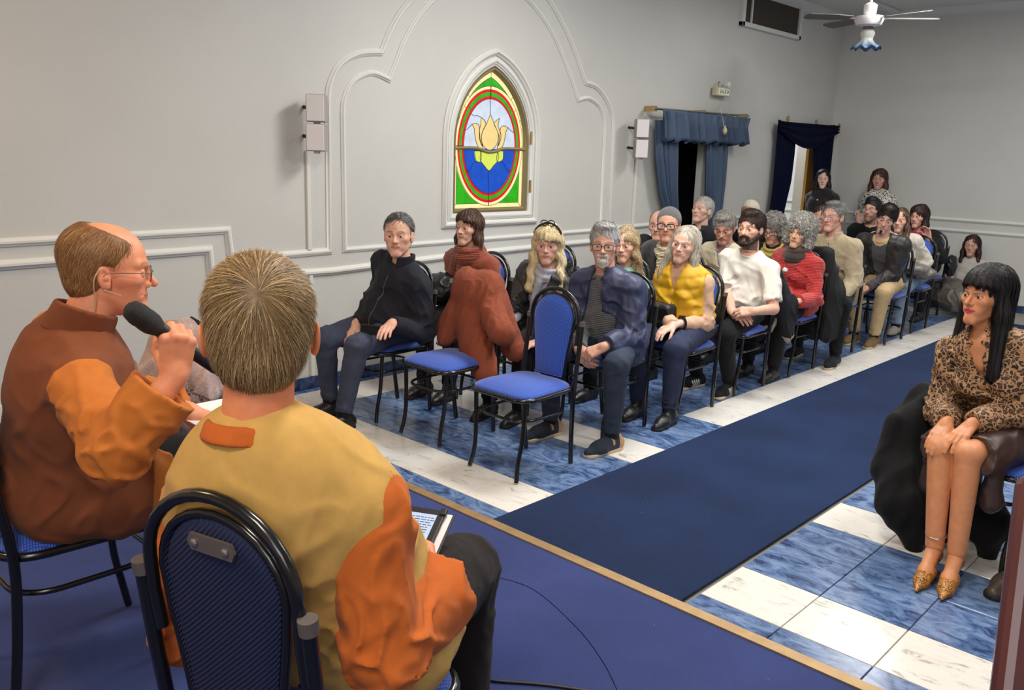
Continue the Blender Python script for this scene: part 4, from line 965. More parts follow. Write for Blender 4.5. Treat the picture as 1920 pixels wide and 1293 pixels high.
    fh_ = kh; inh = lambda C, m: (np.minimum(np.linalg.norm(C-hcs[0].astype(F4), axis=1), np.linalg.norm(C-hcs[1].astype(F4), axis=1)) < .105+m) | (khand(C, m*0) if fine_arm or bare_leg else False)
    parts = [(full, hh, kh, None), (full, hh2, khand, None), (full, .016, None, lambda C: (np.linalg.norm(C-c4, axis=1) > .150) & ~inh(C, 0))]
    job('body', parts, 0, M['skin'], root, col=skin_col(sk))
    # eyes
    me = eye_mesh(tuple(lin(eye)))
    for k in (-1, 1):
        o = bpy.data.objects.new('eye', me); COL.objects.link(o); o.parent = root; o.matrix_parent_inverse = Matrix.Translation(-root.location)
        p = hc+(V(k*.0312, .0742, .0075)*S)@HR; gz, gp = math.radians(gaze[0]), math.radians(gaze[1]); f2 = nrm(hf*math.cos(gz)*math.cos(gp)+hr2*math.sin(gz)+hu2*math.sin(gp)); r2 = nrm(np.cross(f2, hu2)); u2 = np.cross(r2, f2); q = .0136*S
        o.matrix_basis = Matrix(((r2[0]*q, f2[0]*q, u2[0]*q, p[0]), (r2[1]*q, f2[1]*q, u2[1]*q, p[1]), (r2[2]*q, f2[2]*q, u2[2]*q, p[2]), (0, 0, 0, 1)))
    # hair
    if hair and hair['style'] != 'none':
        w = face.get('w', 1); hshape = tw(hair_shape(hair, w), hc, HR, S); c = [np.array(lin(q)) for q in hair['c']]; cb = (c[0]*.75)
        st = hair['style']; n = int(hair.get('n', 2500)*{2: 5, 1: 1, 0: .5}[near]); wd = hair.get('wd', {2: .0012, 1: .0030, 0: .0045}[near])
        fl = hair.get('flow') or (radial_flow(hc, HR, S, hair.get('whorl', (0, -.06, .13)), hair.get('down', .3), hair.get('side', 0), hair.get('fwdf', 0)) if st == 'short' else down_flow(hc, HR, S, hair.get('part', 0), hair.get('swirl', .0)))
        if isinstance(fl, tuple): fl = radial_flow(hc, HR, S, *fl)
        LL = hair.get('L', .035 if st == 'short' else (.05 if st == 'curly' else .13))
        ex = [dict(n=n, L=LL, seg={2: 7, 1: 6, 0: 4}[near], flow=fl, width=wd, lift=hair.get('lift', .007), cols=c, seed=hair.get('seed', 3), rough=hair.get('rough', .2), curl=hair.get('curl', 1.4 if st == 'curly' else 0))]
        h4 = hc.astype(F4)
        def hcol(P, cb=cb, c=c):
            n_ = nz(P, 70, 1.)[:, None]; return (cb+(c[1]-cb)*np.clip(.35+.35*n_, 0, 1)).astype(F4)
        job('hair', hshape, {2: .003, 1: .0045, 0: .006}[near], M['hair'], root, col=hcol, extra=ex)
    if face.get('beard') in ('full', 'goatee', 'tuft') and face.get('bt', .007) > 0:
        t = face.get('bt', .007); bd = face['beard']
        if bd == 'full': L = [rc((k*.058, .0, -.035), (k*.022, .068, -.092), .017+t, .014+t) for k in (-1, 1)]+[rc((-.014, .078, -.092), (.014, .078, -.092), .016+t, .016+t), rc((-.022, .088, -.0435), (.022, .088, -.0435), .0055+t*.3)]+[rc((k*.024, .084, -.046), (k*.022, .080, -.080), .007+t*.6, .009+t*.5) for k in (-1, 1)]
        elif bd == 'goatee': L = [rc((0, .082, -.078), (0, .080, -.100-.35*t), .015+t, .009+t*.8), rc((-.022, .088, -.0435), (.022, .088, -.0435), .0065+t*.3)]+[rc((k*.025, .084, -.046), (k*.019, .082, -.080), .005+t*.3, .009+t*.4) for k in (-1, 1)]
        else: L = [rc((0, .086, -.082), (0, .086, -.094), .008+t, .006+t)]
        bs = U(L, .006); bs = sub(bs, el((0, .10, -.0565), (.019, .02, .0062)), .003); bs = tw(bs, hc, HR, S); bc = np.array(lin(face.get('beardc', (60, 50, 45))))
        job('beard', bs, {2: .003, 1: .0036, 0: .005}[near], M['hair'], root, col=lambda P, b=bc: (b*(.85+.3*nz(P, 160, 2.)[:, None])).astype(F4), extra=[dict(n=700 if near else 300, L=.016, seg=3, flow=radial_flow(hc, HR, S, (0, .03, .05), .6), width=.0022 if near else .004, lift=.003, cols=(bc*.8, bc*1.25), seed=5, rough=.35)])
    for gm in garments: GARM[gm['t']](sk, gm)
    return sk
def stripe(P, sk):   # body coordinates: right, forward, height below neck base
    q = (P-sk['nb'].astype(F4))@sk['B'].astype(F4).T; return q
def g_top(sk, g):
    s, B, TL, hip, nb, fs, rs = (sk[k] for k in ('s', 'B', 'TL', 'hip', 'nb', 'fs', 'rs')); G = sk['g']; i = g.get('inf', .014); fem = sk['female']; bl = g.get('belly', 0); dp = g.get('deep', 1.)
    L = [el(hip+s*TL*.66, ((.150+i)*G, (.100*dp+i)*G, .185+i), B), el(hip+s*TL*.30+fs*bl*.55, ((.138+i+bl*.4)*G, (.096*dp+i+bl*.6)*G, .17), B), el(hip+s*.03+fs*.01, ((.158+i)*G, .112+i, .11), B), rc(sk['sh'][1]-s*.01, sk['sh'][-1]-s*.01, .042+i*.7), rc(nb-s*.03, nb-s*.10, .062, .10)]
    L += [rc(nb-s*.008+rs*k*.030, sk['sh'][k]+s*.002, .042+i*.5, .042+i*.5) for k in (1, -1)]
    if fem: L += [el(hip+s*TL*.62+fs*(.075*G+i)+rs*k*.066, (.062, .055, .062), B) for k in (1, -1)]
    T_ = U(L, .045); hem = g.get('hem', -.02)
    hp = hip+s*hem; T_ = cut(T_, hp, -s)
    if g.get('skirt'):   # cloth that runs on over the thighs
        for k in (1, -1): l = sk['LG'][k]; T_ = U([T_, rc(l['hj'], l['hj']+(l['kn']-l['hj'])*g['skirt'], .095*G+i, .088*G+i)], .04)
    arms = []; sl = g.get('sleeve', 1)
    for k in (1, -1):
        a = sk['AR'][k]; af = (.90 if fem else 1.)*G**.5; ex = g.get('arm', 0); cuff = g.get('cuff', 0)
        if sl > .5:
            w2 = a['wr']-nrm(a['wr']-a['el'])*g.get('cut', .012); fa = rc(a['el'], w2+nrm(a['wr']-a['el'])*.03, .043*af+i*.8+ex, .033*af+i*.7+ex*.7+cuff); fa = cut(fa, w2, nrm(a['wr']-a['el']))
            if cuff > .004: fa = sub(fa, rc(a['wr']-nrm(a['wr']-a['el'])*.05, a['wr']+nrm(a['wr']-a['el'])*.05, .022*af+i*.5+cuff*.7, .024*af+i*.5+cuff*.95), .003)
            arms.append(U([rc(a['sh'], a['el'], .047*af+i*.9+ex, .044*af+i*.8+ex), fa], .02))
        elif sl > 0:
            e = a['sh']+(a['el']-a['sh'])*sl*1.9; u = rc(a['sh'], e+(a['el']-a['sh'])*.1, .052*af+i*.9, .050*af+i*1.2); arms.append(cut(u, e, a['el']-a['sh']))
        elif sl == 0 and g.get('cap'): arms.append(rc(a['sh'], a['sh']+(a['el']-a['sh'])*.12, .058*af+i, .055*af+i))
    D = U([T_]+arms, .028) if arms else T_
    hd = g.get('neck', .004); nr = .046 if fem else .056
    D = sub(D, rc(nb-s*(.02+g.get('scoop', 0))+fs*g.get('scoop', 0)*.8, nb+(sk['hc']-nb)*.8, nr+hd, nr+hd+.01), .006)
    op = g.get('open')
    if op:
        w0, w1, z0, z1 = op; n4 = nb.astype(F4); B4 = B.astype(F4)
        def wedge(P):
            q = (P-n4)@B4.T; t = np.clip((F4(z0)-q[:, 2])/F4(z0-z1), 0, 1); w = F4(w0)+(F4(w1)-F4(w0))*t; off = F4(g.get('shift', 0))*t
            return -np.maximum(np.maximum(np.abs(q[:, 0]-off)-w, -(q[:, 1]-F4(.0))), F4(z1)-q[:, 2])
        D = inter(D, wedge)
    if sl == 0 and not g.get('cap'):
        for k in (1, -1):
            a = sk['AR'][k]; D = cut(D, a['sh']+rs*k*g.get('armcut', .012), rs*k)
    am = g.get('fold', .005)*1.9; sd = g.get('seed', 1.3); hv = (hip+s*TL*.18+fs*.1); els = [sk['AR'][k]['el'] for k in (1, -1)]; shs = [sk['AR'][k]['sh']-s*.06 for k in (1, -1)]; qt = g.get('quilt'); n4 = nb.astype(F4); B4 = B.astype(F4)
    def disp(P):
        d = F4(am)*(near(P, hv, .22)*.9+.25)*crease(P, g.get('fs', 13), sd, rs+s*.35, 2.6)
        for e in els: d = d+F4(am*1.1)*near(P, e, .11)*crease(P, 22, sd+1, fs, 1.6)
        for e in shs: d = d+F4(am*.8)*near(P, e, .13)*crease(P, 16, sd+2, s+rs*.5, 2.2)
        if qt:
            q = (P-n4)@B4.T; z = q[:, 2] if qt[0] == 'h' else q[:, 2]+.3*np.abs(q[:, 0]); d = d+F4(qt[2])*(np.abs(np.sin(z*F4(PI/qt[1])))**.55-.6)
        return d
    D = warp(D, disp); c = np.array(lin(g['c']), F4); cf = g.get('colf')
    def col(P):
        k = np.tile(c, (len(P), 1))
        if cf: k = cf(P, (P-n4)@B4.T, k)
        return k
    job(g.get('name', 'shirt'), D, g.get('h', .0095), M[g.get('mat', 'cloth')], sk['root'], col=col, label=g.get('label')); co = g.get('collar')
    ms = M[g.get('cmat', g.get('mat', 'cloth'))]; cc = lin(g.get('cc', g['c'])); ndir = nrm(sk['hc']-nb-sk['HR'][1]*.02); Bc = np.array([rs, nrm(fs-ndir*(fs@ndir)), ndir]); base = nb+ndir*.005
    if co == 'stand': job('collar', ring(base+ndir*(g.get('colh', .026)-.002+g.get('colz', 0))-fs*.004, Bc, nr+.014, g.get('colh', .026), .0060, 1.10, gap=g.get('gap', .35), flare=-.004), .005, ms, sk['root'], col=cc)
    if co == 'polo':
        sh_ = ring(base+ndir*.018+fs*.002, Bc, nr+.016, .024, .0045, 1.1, gap=.55, flare=-.006); sh_ = U([sh_]+[cut(bx(nb+ndir*.012+fs*(nr+.022)+rs*k*.034-s*.018, (.020, .006, .026), B, .004), nb, -fs) for k in (1, -1)], .006); job('collar', sh_, .005, ms, sk['root'], col=cc)
    if co == 'turtle': job('collar', warp(ring(base+ndir*.030, Bc, nr+.010, .034, .011, 1.08), lambda P: F4(.002)*np.sin(P[:, 2]*380)), .005, ms, sk['root'], col=cc)
    if co == 'crew': job('neckband', ring(base+ndir*.000+fs*.004, np.array([rs, nrm(fs-s*.0), s]), nr+hd+.006, .006, .0045, 1.06), .004, ms, sk['root'], col=cc)
    if co == 'hood':
        job('hood', warp(U([rc(nb-fs*.05+rs*.09-s*.02, nb-fs*.11-s*.05, .034, .05), rc(nb-fs*.05-rs*.09-s*.02, nb-fs*.11-s*.05, .034, .05), rc(nb+fs*.03+rs*.085-s*.03, nb-fs*.05+rs*.09-s*.015, .024, .034), rc(nb+fs*.03-rs*.085-s*.03, nb-fs*.05-rs*.09-s*.015, .024, .034)], .025), lambda P: F4(.004)*crease(P, 24, 2., rs)), .007, ms, sk['root'], col=cc)
    if co == 'fur':
        fu = warp(U([rc(nb-fs*.05+rs*.11-s*.00, nb-fs*.12-s*.0, .045, .055), rc(nb-fs*.05-rs*.11, nb-fs*.12, .045, .055), rc(nb+fs*.02-rs*.12-s*.03, nb-fs*.05-rs*.12, .03, .045)], .03), lambda P: F4(.004)*nz(P, 90, 2.))
        job('fur_hood', fu, .007, M['hair'], sk['root'], col=cc, extra=[dict(n=1800, L=.035, seg=3, flow=lambda P: nz(P, 30, 1.)[:, None]*np.array([[.5, .3, -.2]], F4)+np.array([[0, 0, -.2]], F4), width=.004, lift=.02, cols=(np.array(cc)*.7, np.array(cc)*1.5), seed=4, rough=.8)])
    # front zip line / placket
    if g.get('zip'):
        za, zb = g['zip'][:2]; Zp = []; xs_ = 0
        f0 = D.f
        for t in np.linspace(0, 1, 26):
            p = nb+s*(za+(zb-za)*t)+rs*xs_*t
            ds = np.linspace(.02, .40, 96); v_ = f0((p[None]+fs[None]*ds[:, None]).astype(F4)); ins_ = np.nonzero(v_ < 0)[0]
            if len(ins_): Zp.append(p+fs*(ds[ins_[-1]]+.0035))
        if len(Zp) > 2: MB().tube(Zp, g.get('zr', .0028), 6).build(g.get('zname', 'zip'), mat('zip_teeth', lin(g['zip'][2]), .35, metal=.4), sk['root'], smooth=True)
    return D
def g_trousers(sk, g):
    G = sk['g']; i = g.get('inf', .010); L = [el(sk['hip']+V(0, 0, .0), ((.155+i)*G, .115+i, .105), sk['B'])]; sh = []
    for k in (1, -1):
        l = sk['LG'][k]; hemr = g.get('hemr', .048); dn = nrm(l['an']-l['kn']); he = l['an']-dn*g.get('hem', .02)
        t1 = rc(l['hj'], l['kn'], .086*G+i, .060*G**.5+i); c1_ = cut(rc(l['kn'], he+dn*.03, .058*G**.5+i, hemr+.0), he, dn); sh.append(U([t1, c1_], .02))
    sh.append(L[0]); D = U(sh, .012); am = g.get('fold', .004)*1.8
    kns = [sk['LG'][k]['kn']-sk['F']*.04-V(0, 0, .04) for k in (1, -1)]; ans = [sk['LG'][k]['an']+V(0, 0, .04) for k in (1, -1)]; hjs = [sk['LG'][k]['hj']*.75+sk['LG'][k]['kn']*.25 for k in (1, -1)]
    def disp(P):
        d = F4(am*.25)*crease(P, 9, 3.1, (0, 0, 1), 2)
        for a in kns: d = d+F4(am*1.2)*near(P, a, .12)*crease(P, 20, 1.1, sk['R'], 2.4)
        for a in ans: d = d+F4(am*1.0)*near(P, a, .09)*crease(P, 26, 2.1, sk['R'], 2.2)
        for a in hjs: d = d+F4(am)*near(P, a, .13)*crease(P, 18, 2.7, sk['R'], 2.4)
        return d
    D = warp(D, disp); c = np.array(lin(g['c']), F4); j = g.get('mat') == 'denim'; k4 = [sk['LG'][k]['kn'].astype(F4) for k in (1, -1)]
    def col(P):
        q = np.tile(c, (len(P), 1))
        if j:
            for kk in k4: q = q*(1+.35*near(P, kk+np.array([0, 0, .03], F4), .12)[:, None])
        return q
    job(g.get('name', 'trousers'), D, g.get('h', .0105), M[g.get('mat', 'cloth')], sk['root'], col=col)
def g_shoes(sk, g):
    c = lin(g['c']); fz = sk['fz']; sc = g.get('sc', 1.1)*(.9 if sk['female'] else 1.0)
    for k in (1, -1):
        if g.get('only') and g['only'] != k: continue
        l = sk['LG'][k]; td = l['td']; sd = np.cross(td, V(0, 0, 1)); a = V(l['an'][0], l['an'][1], fz+max(l['an'][2]-fz-.09, 0)); H = a-td*.045*sc; hz = .03
        S_ = [rc(H+V(0, 0, .045), H+V(0, 0, .075)+td*.02, .034*sc, .036*sc), rc(H+V(0, 0, .042), a+td*.10*sc+V(0, 0, .030), .037*sc, .040*sc), rc(a+td*.09*sc+V(0, 0, .032)+sd*k*.006, a+td*.165*sc+V(0, 0, .022), .041*sc, .026*sc), rc(a+td*.02+V(0, 0, .06), a+td*.10*sc+V(0, 0, .035), .036*sc, .033*sc)]
        if g.get('boot'): S_.append(rc(a+V(0, 0, .06), a+V(0, 0, .06+g['boot']), .045, .048))
        D = U(S_, .02); D = inter(D, lambda P, z=a[2]+.016: F4(z)-P[:, 2])
        D = sub(D, rc(a+V(0, 0, .11+g.get('boot', 0)), a+V(0, 0, .16+g.get('boot', 0)), .033, .035), .004)
        cc = np.array(c, F4); c2 = np.array(lin(g['c2']), F4) if g.get('c2') else None
        def col(P, a=a, td=td, sd=sd, k=k):
            q = np.tile(cc, (len(P), 1)); u = (P-a.astype(F4))@td.astype(F4); v = (P-a.astype(F4))@sd.astype(F4)*k
            if c2 is not None:
                if g.get('pat') == 'stripes': m = (np.abs(np.sin((u+(P[:, 2]-a[2])*.5)*F4(PI/.022))) > .72)*(u > .01)*(u < .095)*(P[:, 2]-a[2] < .065); q = mixc(q, m*1.0, c2)
                elif g.get('pat') == 'heel': q = mixc(q, (u < -.03)*1.0+((np.abs(u-.02) < .008)*(P[:, 2]-a[2] > .05))*1., c2)
                elif g.get('pat') == 'swoosh': m = (np.abs((P[:, 2]-a[2])-.035-.35*(u-.02)) < .007)*(u > -.02)*(u < .08); q = mixc(q, m*1., c2)
            return q
        job('shoe', D, g.get('h', .0055), M[g.get('mat', 'leather')], sk['root'], col=col)
        c3 = (a+td*.055*sc).astype(F4); so = Sh(lambda P, H=H.astype(F4), T2=(a+td*.155*sc).astype(F4), z=a[2]: np.maximum(_st2(P, H, T2, .036*sc, .037*sc), np.abs(P[:, 2]-F4(z+.010))-F4(.010)), np.minimum(H, a+td*.2)-V(.06, .06, .02), np.maximum(H, a+td*.2)+V(.06, .06, .03))
        so.lo[2] = a[2]-.005; so.hi[2] = a[2]+.025
        job('sole', so, .006, M['pale_sole'] if g.get('pale') else M['rubber'], sk['root'])
        if g.get('laces'):
            mb = MB()
            for t in np.linspace(.03, .085, 5):
                p = a+td*t*sc+V(0, 0, .095-.45*t); mb.tube([p-sd*.016, p+V(0, 0, .006), p+sd*.016], .0025, 5)
            mb.build('laces', mat('lace', lin(g['laces']), .7), sk['root'])
        if not g.get('boot'):
            job('sock', rc(l['an'], l['an']+(l['kn']-l['an'])*.22, .041, .043), .010, M['cloth'], sk['root'], col=lin(g.get('sock', (24, 24, 28))))
def _st2(P, a, b, r1, r2):
    ba = (b-a)[:2]; q = P[:, :2]-a[:2]; h = np.clip(q@ba/F4(ba@ba), 0, 1); q = q-h[:, None]*ba; return np.sqrt((q*q).sum(1))-(F4(r1)+F4(r2-r1)*h)
def g_scarf(sk, g):
    nb, s, fs, rs = sk['nb'], sk['s'], sk['fs'], sk['rs']; R_ = .060+g.get('r', .012); Bc = np.array([rs, fs, s])
    L = [ring(nb+s*.030+fs*.006, Bc, R_, .018, g.get('th', .022), 1.1), ring(nb+s*.000+fs*.012, Bc, R_+.016, .012, g.get('th', .022), 1.1)]
    for (x0, x1, l, w) in g.get('tails', ()):
        p = nb+fs*(.105+g.get('fo', 0))-s*.02+rs*x0; q = p+fs*.05+rs*(x1-x0)-s*l; L.append(rc(p, p*.5+q*.5+fs*.012, .028, w)); L.append(rc(p*.5+q*.5+fs*.012, q, w, w*1.05))
    D = U(L, .012); D = warp(D, lambda P: F4(g.get('rib', .004))*np.abs(np.sin(((P-nb.astype(F4))@s.astype(F4))*F4(PI/.024)))+F4(.003)*crease(P, 20, 3., s)); job('scarf', D, .006, M[g.get('mat', 'rib')], sk['root'], col=(lambda P: g['colf'](P)) if g.get('colf') else lin(g['c']), label=g.get('label'))
GARM = dict(top=g_top, trousers=g_trousers, shoes=g_shoes, scarf=g_scarf)
# ------------------------------------------------------------------ chairs
CH = {}
def rounded(w, d, r, n=8, taper=0):
    out = []
    for cx, cy, a0 in ((w/2-r, d/2-r, 0), (-w/2+r, d/2-r, PI/2), (-w/2+r, -d/2+r, PI), (w/2-r, -d/2+r, 1.5*PI)):
        for i in range(n): a = a0+PI/2*i/(n-1); out.append((cx+r*math.cos(a), cy+r*math.sin(a)))
    return [(x*(1-taper*(y/d+.5)), y) for x, y in out]
def cushion(poly, z0, z1, puff, mp=lambda x, y, z: (x, y, z)):
    n = len(poly); vs = []; fs = []; P = np.array(poly); c = P.mean(0); lv = [(1, z0), (1.01, z0+.01), (1, z1-.008), (.95, z1), (.8, z1+puff*.5), (.55, z1+puff*.85), (.25, z1+puff)]
    for k, z in lv:
        for p in P: q = c+(p-c)*k; vs.append(mp(q[0], q[1], z))
    vs.append(mp(c[0], c[1], z1+puff))
    for i in range(len(lv)-1):
        for j in range(n): fs.append((i*n+j, i*n+(j+1) % n, (i+1)*n+(j+1) % n, (i+1)*n+j))
    for j in range(n): fs.append(((len(lv)-1)*n+j, (len(lv)-1)*n+(j+1) % n, len(vs)-1))
    fs.append(tuple(range(n-1, -1, -1))); return vs, fs
def chair_parts():
    P = []
    SP = rounded(.41, .42, .09, 8, .10)
    P.append(('seat', MB().add(*cushion(SP, .435, .462, .030)).mesh('seat', True), M['seat'], None))
    P.append(('seat_frame', MB().tube([(x*1.03, y*1.03, .436) for x, y in SP], .0125, 8, closed=True).mesh('seat_frame', True), M['black'], None))
    for s in (-1, 1):
        P.append(('leg', MB().tube(spline([(s*.172, -.215, .008), (s*.160, -.195, .10), (s*.168, -.178, .22), (s*.178, -.172, .43)], 5), .0118, 10).mesh('leg', True), M['black'], 'f%d' % s))
        rp = spline([(s*.165, .225, .008), (s*.176, .205, .22), (s*.186, .198, .43), (s*.186, .222, .62), (s*.186, .240, .775)], 5)
        P.append(('leg', MB().tube(rp, .0135, 10).mesh('leg', True), M['black'], 'r%d' % s))
        P.append(('post_cap', MB().tube([(s*.186, .2385, .765), (s*.186, .2415, .790)], .0165, 14).mesh('post_cap', True), M['cap'], None))
    P.append(('stretcher', MB().tube([(x*.83, y*.90, .315) for x, y in rounded(.41, .42, .12, 8)], .0085, 8, closed=True).mesh('stretcher', True), M['black'], None))
    bow = [(-.166, .222, .66)]+[(-.166, .234, .74)]+[(-.166*math.cos(PI*i/16), .238+.006*math.sin(PI*i/16), .80+.145*math.sin(PI*i/16)) for i in range(17)]+[(.166, .234, .74), (.166, .222, .66)]
    P.append(('back_bow', MB().tube(bow, .0115, 10).mesh('back_bow', True), M['black'], None))
    def bk(x, z, y): return (x, .205+.032*(z-.46)/.45+y, z)
    oc = [(.095, .475), (.11, .60), (.13, .72)]+[(.138*math.cos(PI*i/14), .79+.125*math.sin(PI*i/14)) for i in range(15)]+[(-.13, .72), (-.11, .60), (-.095, .475)]
    P.append(('inner_rim', MB().tube([bk(x, z, .004) for x, z in oc], .0085, 8, closed=True).mesh('inner_rim', True), M['black'], None))
    P.append(('backrest', MB().add(*cushion([(x*.97, z*.985+.012) for x, z in oc], 0, .016, .022, lambda x, y, z: bk(x, y, -z))).mesh('backrest', True), M['seat_v'], None))
    P.append(('back_panel', MB().add(*cushion([(x*.93, z*.97+.022) for x, z in oc], 0, .010, .006, lambda x, y, z: bk(x, y, z))).mesh('back_panel', True), M['seatback'], None))
    pl = MB(); 
    pl.prism([(-.045, -.015), (.045, -.015), (.052, 0), (.045, .015), (-.045, .015), (-.052, 0)], .016, .022, lambda u, v, w: bk(u, v+.865, w))
    P.append(('bracket_plate', pl.mesh('bracket_plate'), M['cap'], None))
    for x in (-.034, .034):
        sc_ = MB(); sc_.lathe([(.007, 0), (.007, .002), (.003, .004)], bk(x, .865, .023), 10, np.array([[1, 0, 0], [0, 0, 1], [0, -1, 0]], float))
        P.append(('screw', sc_.mesh('screw'), M['steel'], None))
    return P
CP = chair_parts()
for n_, me, m_, _ in CP: me.materials.append(m_)
def chair(x, y, yaw=0, label=None, z=0, group=None):
    t = empty('banquet_chair', (x, y, z), math.radians(yaw), label, 'chair', group); t['axis'] = 0; del t['axis']
    for n_, me, m_, _ in CP: o = bpy.data.objects.new(n_, me); COL.objects.link(o); o.parent = t
    return t
def at(px, py, y): return atY(px, py, y)
GM = dict
BK = (28, 28, 31)
def jeans(c=(44, 52, 74), **k): return dict(t='trousers', c=c, mat='denim', **k)
def shoes(c=BK, **k): return dict(t='shoes', c=c, **k)
LEO = mat('leopard_chiffon', rough=.6)
def leopard(m, base, ringc, inner, sc):
    N = m.node_tree.nodes; L = m.node_tree.links; b = N['Principled BSDF']; tc = N['Texture Coordinate']
    n = N.new('ShaderNodeTexNoise'); n.inputs['Scale'].default_value = sc*.6; ad = N.new('ShaderNodeMixRGB'); ad.inputs[0].default_value = .06; L.new(tc.outputs['Object'], n.inputs['Vector']); L.new(tc.outputs['Object'], ad.inputs[1]); L.new(n.outputs['Color'], ad.inputs[2])
    v = N.new('ShaderNodeTexVoronoi'); v.inputs['Scale'].default_value = sc; v.feature = 'DISTANCE_TO_EDGE'; L.new(ad.outputs[0], v.inputs['Vector'])
    r = N.new('ShaderNodeValToRGB'); e = r.color_ramp.elements; e[0].position = .10; e[0].color = (*lin(base), 1); e[1].position = .30; e[1].color = (*lin(inner), 1)
    for p_, c_ in ((.125, ringc), (.235, ringc)): k = r.color_ramp.elements.new(p_); k.color = (*lin(c_), 1)
    L.new(v.outputs['Distance'], r.inputs[0]); L.new(r.outputs[0], b.inputs['Base Color'])
leopard(LEO, (182, 140, 100), (36, 27, 23), (96, 70, 52), 46); M['leo'] = LEO
M['leo2'] = mat('leopard_hide', rough=.45); leopard(M['leo2'], (206, 140, 58), (20, 15, 11), (206, 140, 58), 70)
M['speck'] = mat('black_and_white_knit', rough=.9, bump=.5, bscale=200); leopard(M['speck'], (222, 218, 210), (34, 32, 34), (222, 218, 210), 30)
def drape(name, sh, h, m, c, label, cat, col=None, extra=None):
    job(name, sh, h, M[m], None, col=col or lin(c), label=label, extra=extra); JOBS[-1]['cat'] = cat
# ------------------------------------------------------------------ audience chairs
X0, X1, X2_ = -3.03, -3.66, -4.25
CHL = [(-2.945, 3.24, 'empty blue padded chair nearest the aisle, its bare backrest in full view'), (-3.61, 3.31, 'empty blue padded chair under the draped rust shawl in the front row'),
 (-4.19, 3.31, 'chair under the man in the black zip jacket'), (-3.06, 4.10, 'chair under the bearded man in the navy jacket'), (-3.68, 4.12, 'chair under the blonde woman in the black parka'), (-4.30, 4.12, 'chair under the woman in the rust knitted scarf'),
 (-3.0, 4.81, 'chair under the woman in the yellow vest'), (-3.62, 4.86, 'chair under the woman in pale turquoise'), (-3.03, 5.59, 'chair under the bearded man in the white T-shirt'), (-3.66, 5.66, 'chair under the man in the grey beanie'), (-4.22, 6.1, 'chair under the bald man behind the grey beanie'),
 (-3.02, 6.42, 'chair under the curly-haired woman in the red jumper'), (-3.66, 6.5, 'chair under the man in the cream V-neck jumper'), (-3.06, 7.30, 'chair under the man in the beige half-zip fleece'), (-3.56, 7.2, 'chair under the curly-haired person behind the white T-shirt man'), (-4.40, 7.3, 'chair under the upright white-haired man by the blue curtain'),
 (-2.98, 8.28, 'chair under the young man in khaki trousers'), (-3.55, 8.1, 'chair under the woman hidden behind the beige fleece man'), (-4.2, 8.05, 'chair under the person in the cream hat'), (-3.02, 9.08, 'chair under the woman in the white cardigan'), (-3.55, 9.25, 'chair under the man in the black T-shirt'), (-3.2, 10.0, 'chair under the woman in the black coat and magenta top'),
 (-4.42, 5.0, 'empty chair with a dark backrest against the wall behind the rust-scarf woman')]
for i_, (x, y, l) in enumerate(CHL): chair(x, y, 0, l, group='blue banquet chairs of the audience')
# ------------------------------------------------------------------ row 1
S0 = person('man with combed-back grey hair in a black zip jacket, left end of the front row', (-4.20, 3.40), at(747, 443, 3.26), hyaw=39, byaw=8, skin=(222, 171, 145),
  face=dict(w=1.05, fat=.007, nose=1.15, brow=(90, 80, 75), chin=1.05), hair=dict(style='short', c=((54, 50, 48), (92, 88, 84), (140, 136, 132)), t=.006, fh=.010, side=.9, down=.0, fwdf=-.4, n=3600, whorl=(.03, .05, .14), zb=.006, rough=.12, lift=.006), girth=1.10,
  arms={1: dict(w=at(668, 606, 3.12), d=(-.12, 1, -.6), n=(0, .5, 1), curl=(.5, .5, .3)), -1: dict(w=at(735, 606, 3.12), d=(-.45, 1, -.1), n=(0, .15, 1), curl=(.28, .25, .2))},
  legs={1: dict(fw=(-4.34, 2.98, 0), toe=6), -1: dict(fw=(-4.06, 2.88, 0), toe=-4)},
  garments=[dict(t='top', name='jacket', c=(38, 39, 47), belly=.085, inf=.02, collar='stand', fold=.008, zip=(-.03, -.44, (130, 130, 135)), zr=.002, hem=-.03), dict(t='top', name='shirt', c=(70, 68, 88), inf=.002, sleeve=0, cap=1, belly=.04), jeans((58, 64, 84)), shoes((34, 33, 32), c2=(60, 58, 56), sock=(20, 20, 22))])
ph = MB().box(at(695, 618, 3.04), (.13, .012, .06), np.array([[.9, -.4, 0], [.4, .9, 0], [0, 0, 1]])); tag(ph.build('phone', M['plastic'], bevel=.003), 'black phone held between the hands of the man in the black zip jacket', 'phone')
# rust shawl over second chair
bt = V(-3.61, 3.545, .945)
L = [rc(bt+V(-.09, 0, -.07), bt+V(.09, 0, -.07), .085, .085), rc(bt+V(-.10, 0, -.1), bt+V(-.21, -.05, -.36), .07, .06), rc(bt+V(.06, -.02, -.1), bt+V(.30, -.10, -.30), .07, .075), rc(bt+V(0, -.03, -.15), bt+V(.04, -.06, -.50), .09, .085), rc(bt+V(.02, -.05, -.3), bt+V(.20, -.12, -.55), .09, .07), rc(bt+V(-.12, -.04, -.3), bt+V(-.16, -.11, -.42), .07, .04), rc(bt+V(.12, .05, -.2), bt+V(.22, .10, -.45), .07, .06)]
sh_ = warp(U(L, .09), lambda P: F4(.007)*crease(P, 12, 1.2, (.25, 0, 1), 7)+F4(.003)*crease(P, 34, 2.2, (.3, .1, 1), 5))
drape('shawl', sh_, .007, 'cloth', (138, 72, 50), 'rust-brown shawl draped over the back of the second front-row chair', 'shawl')
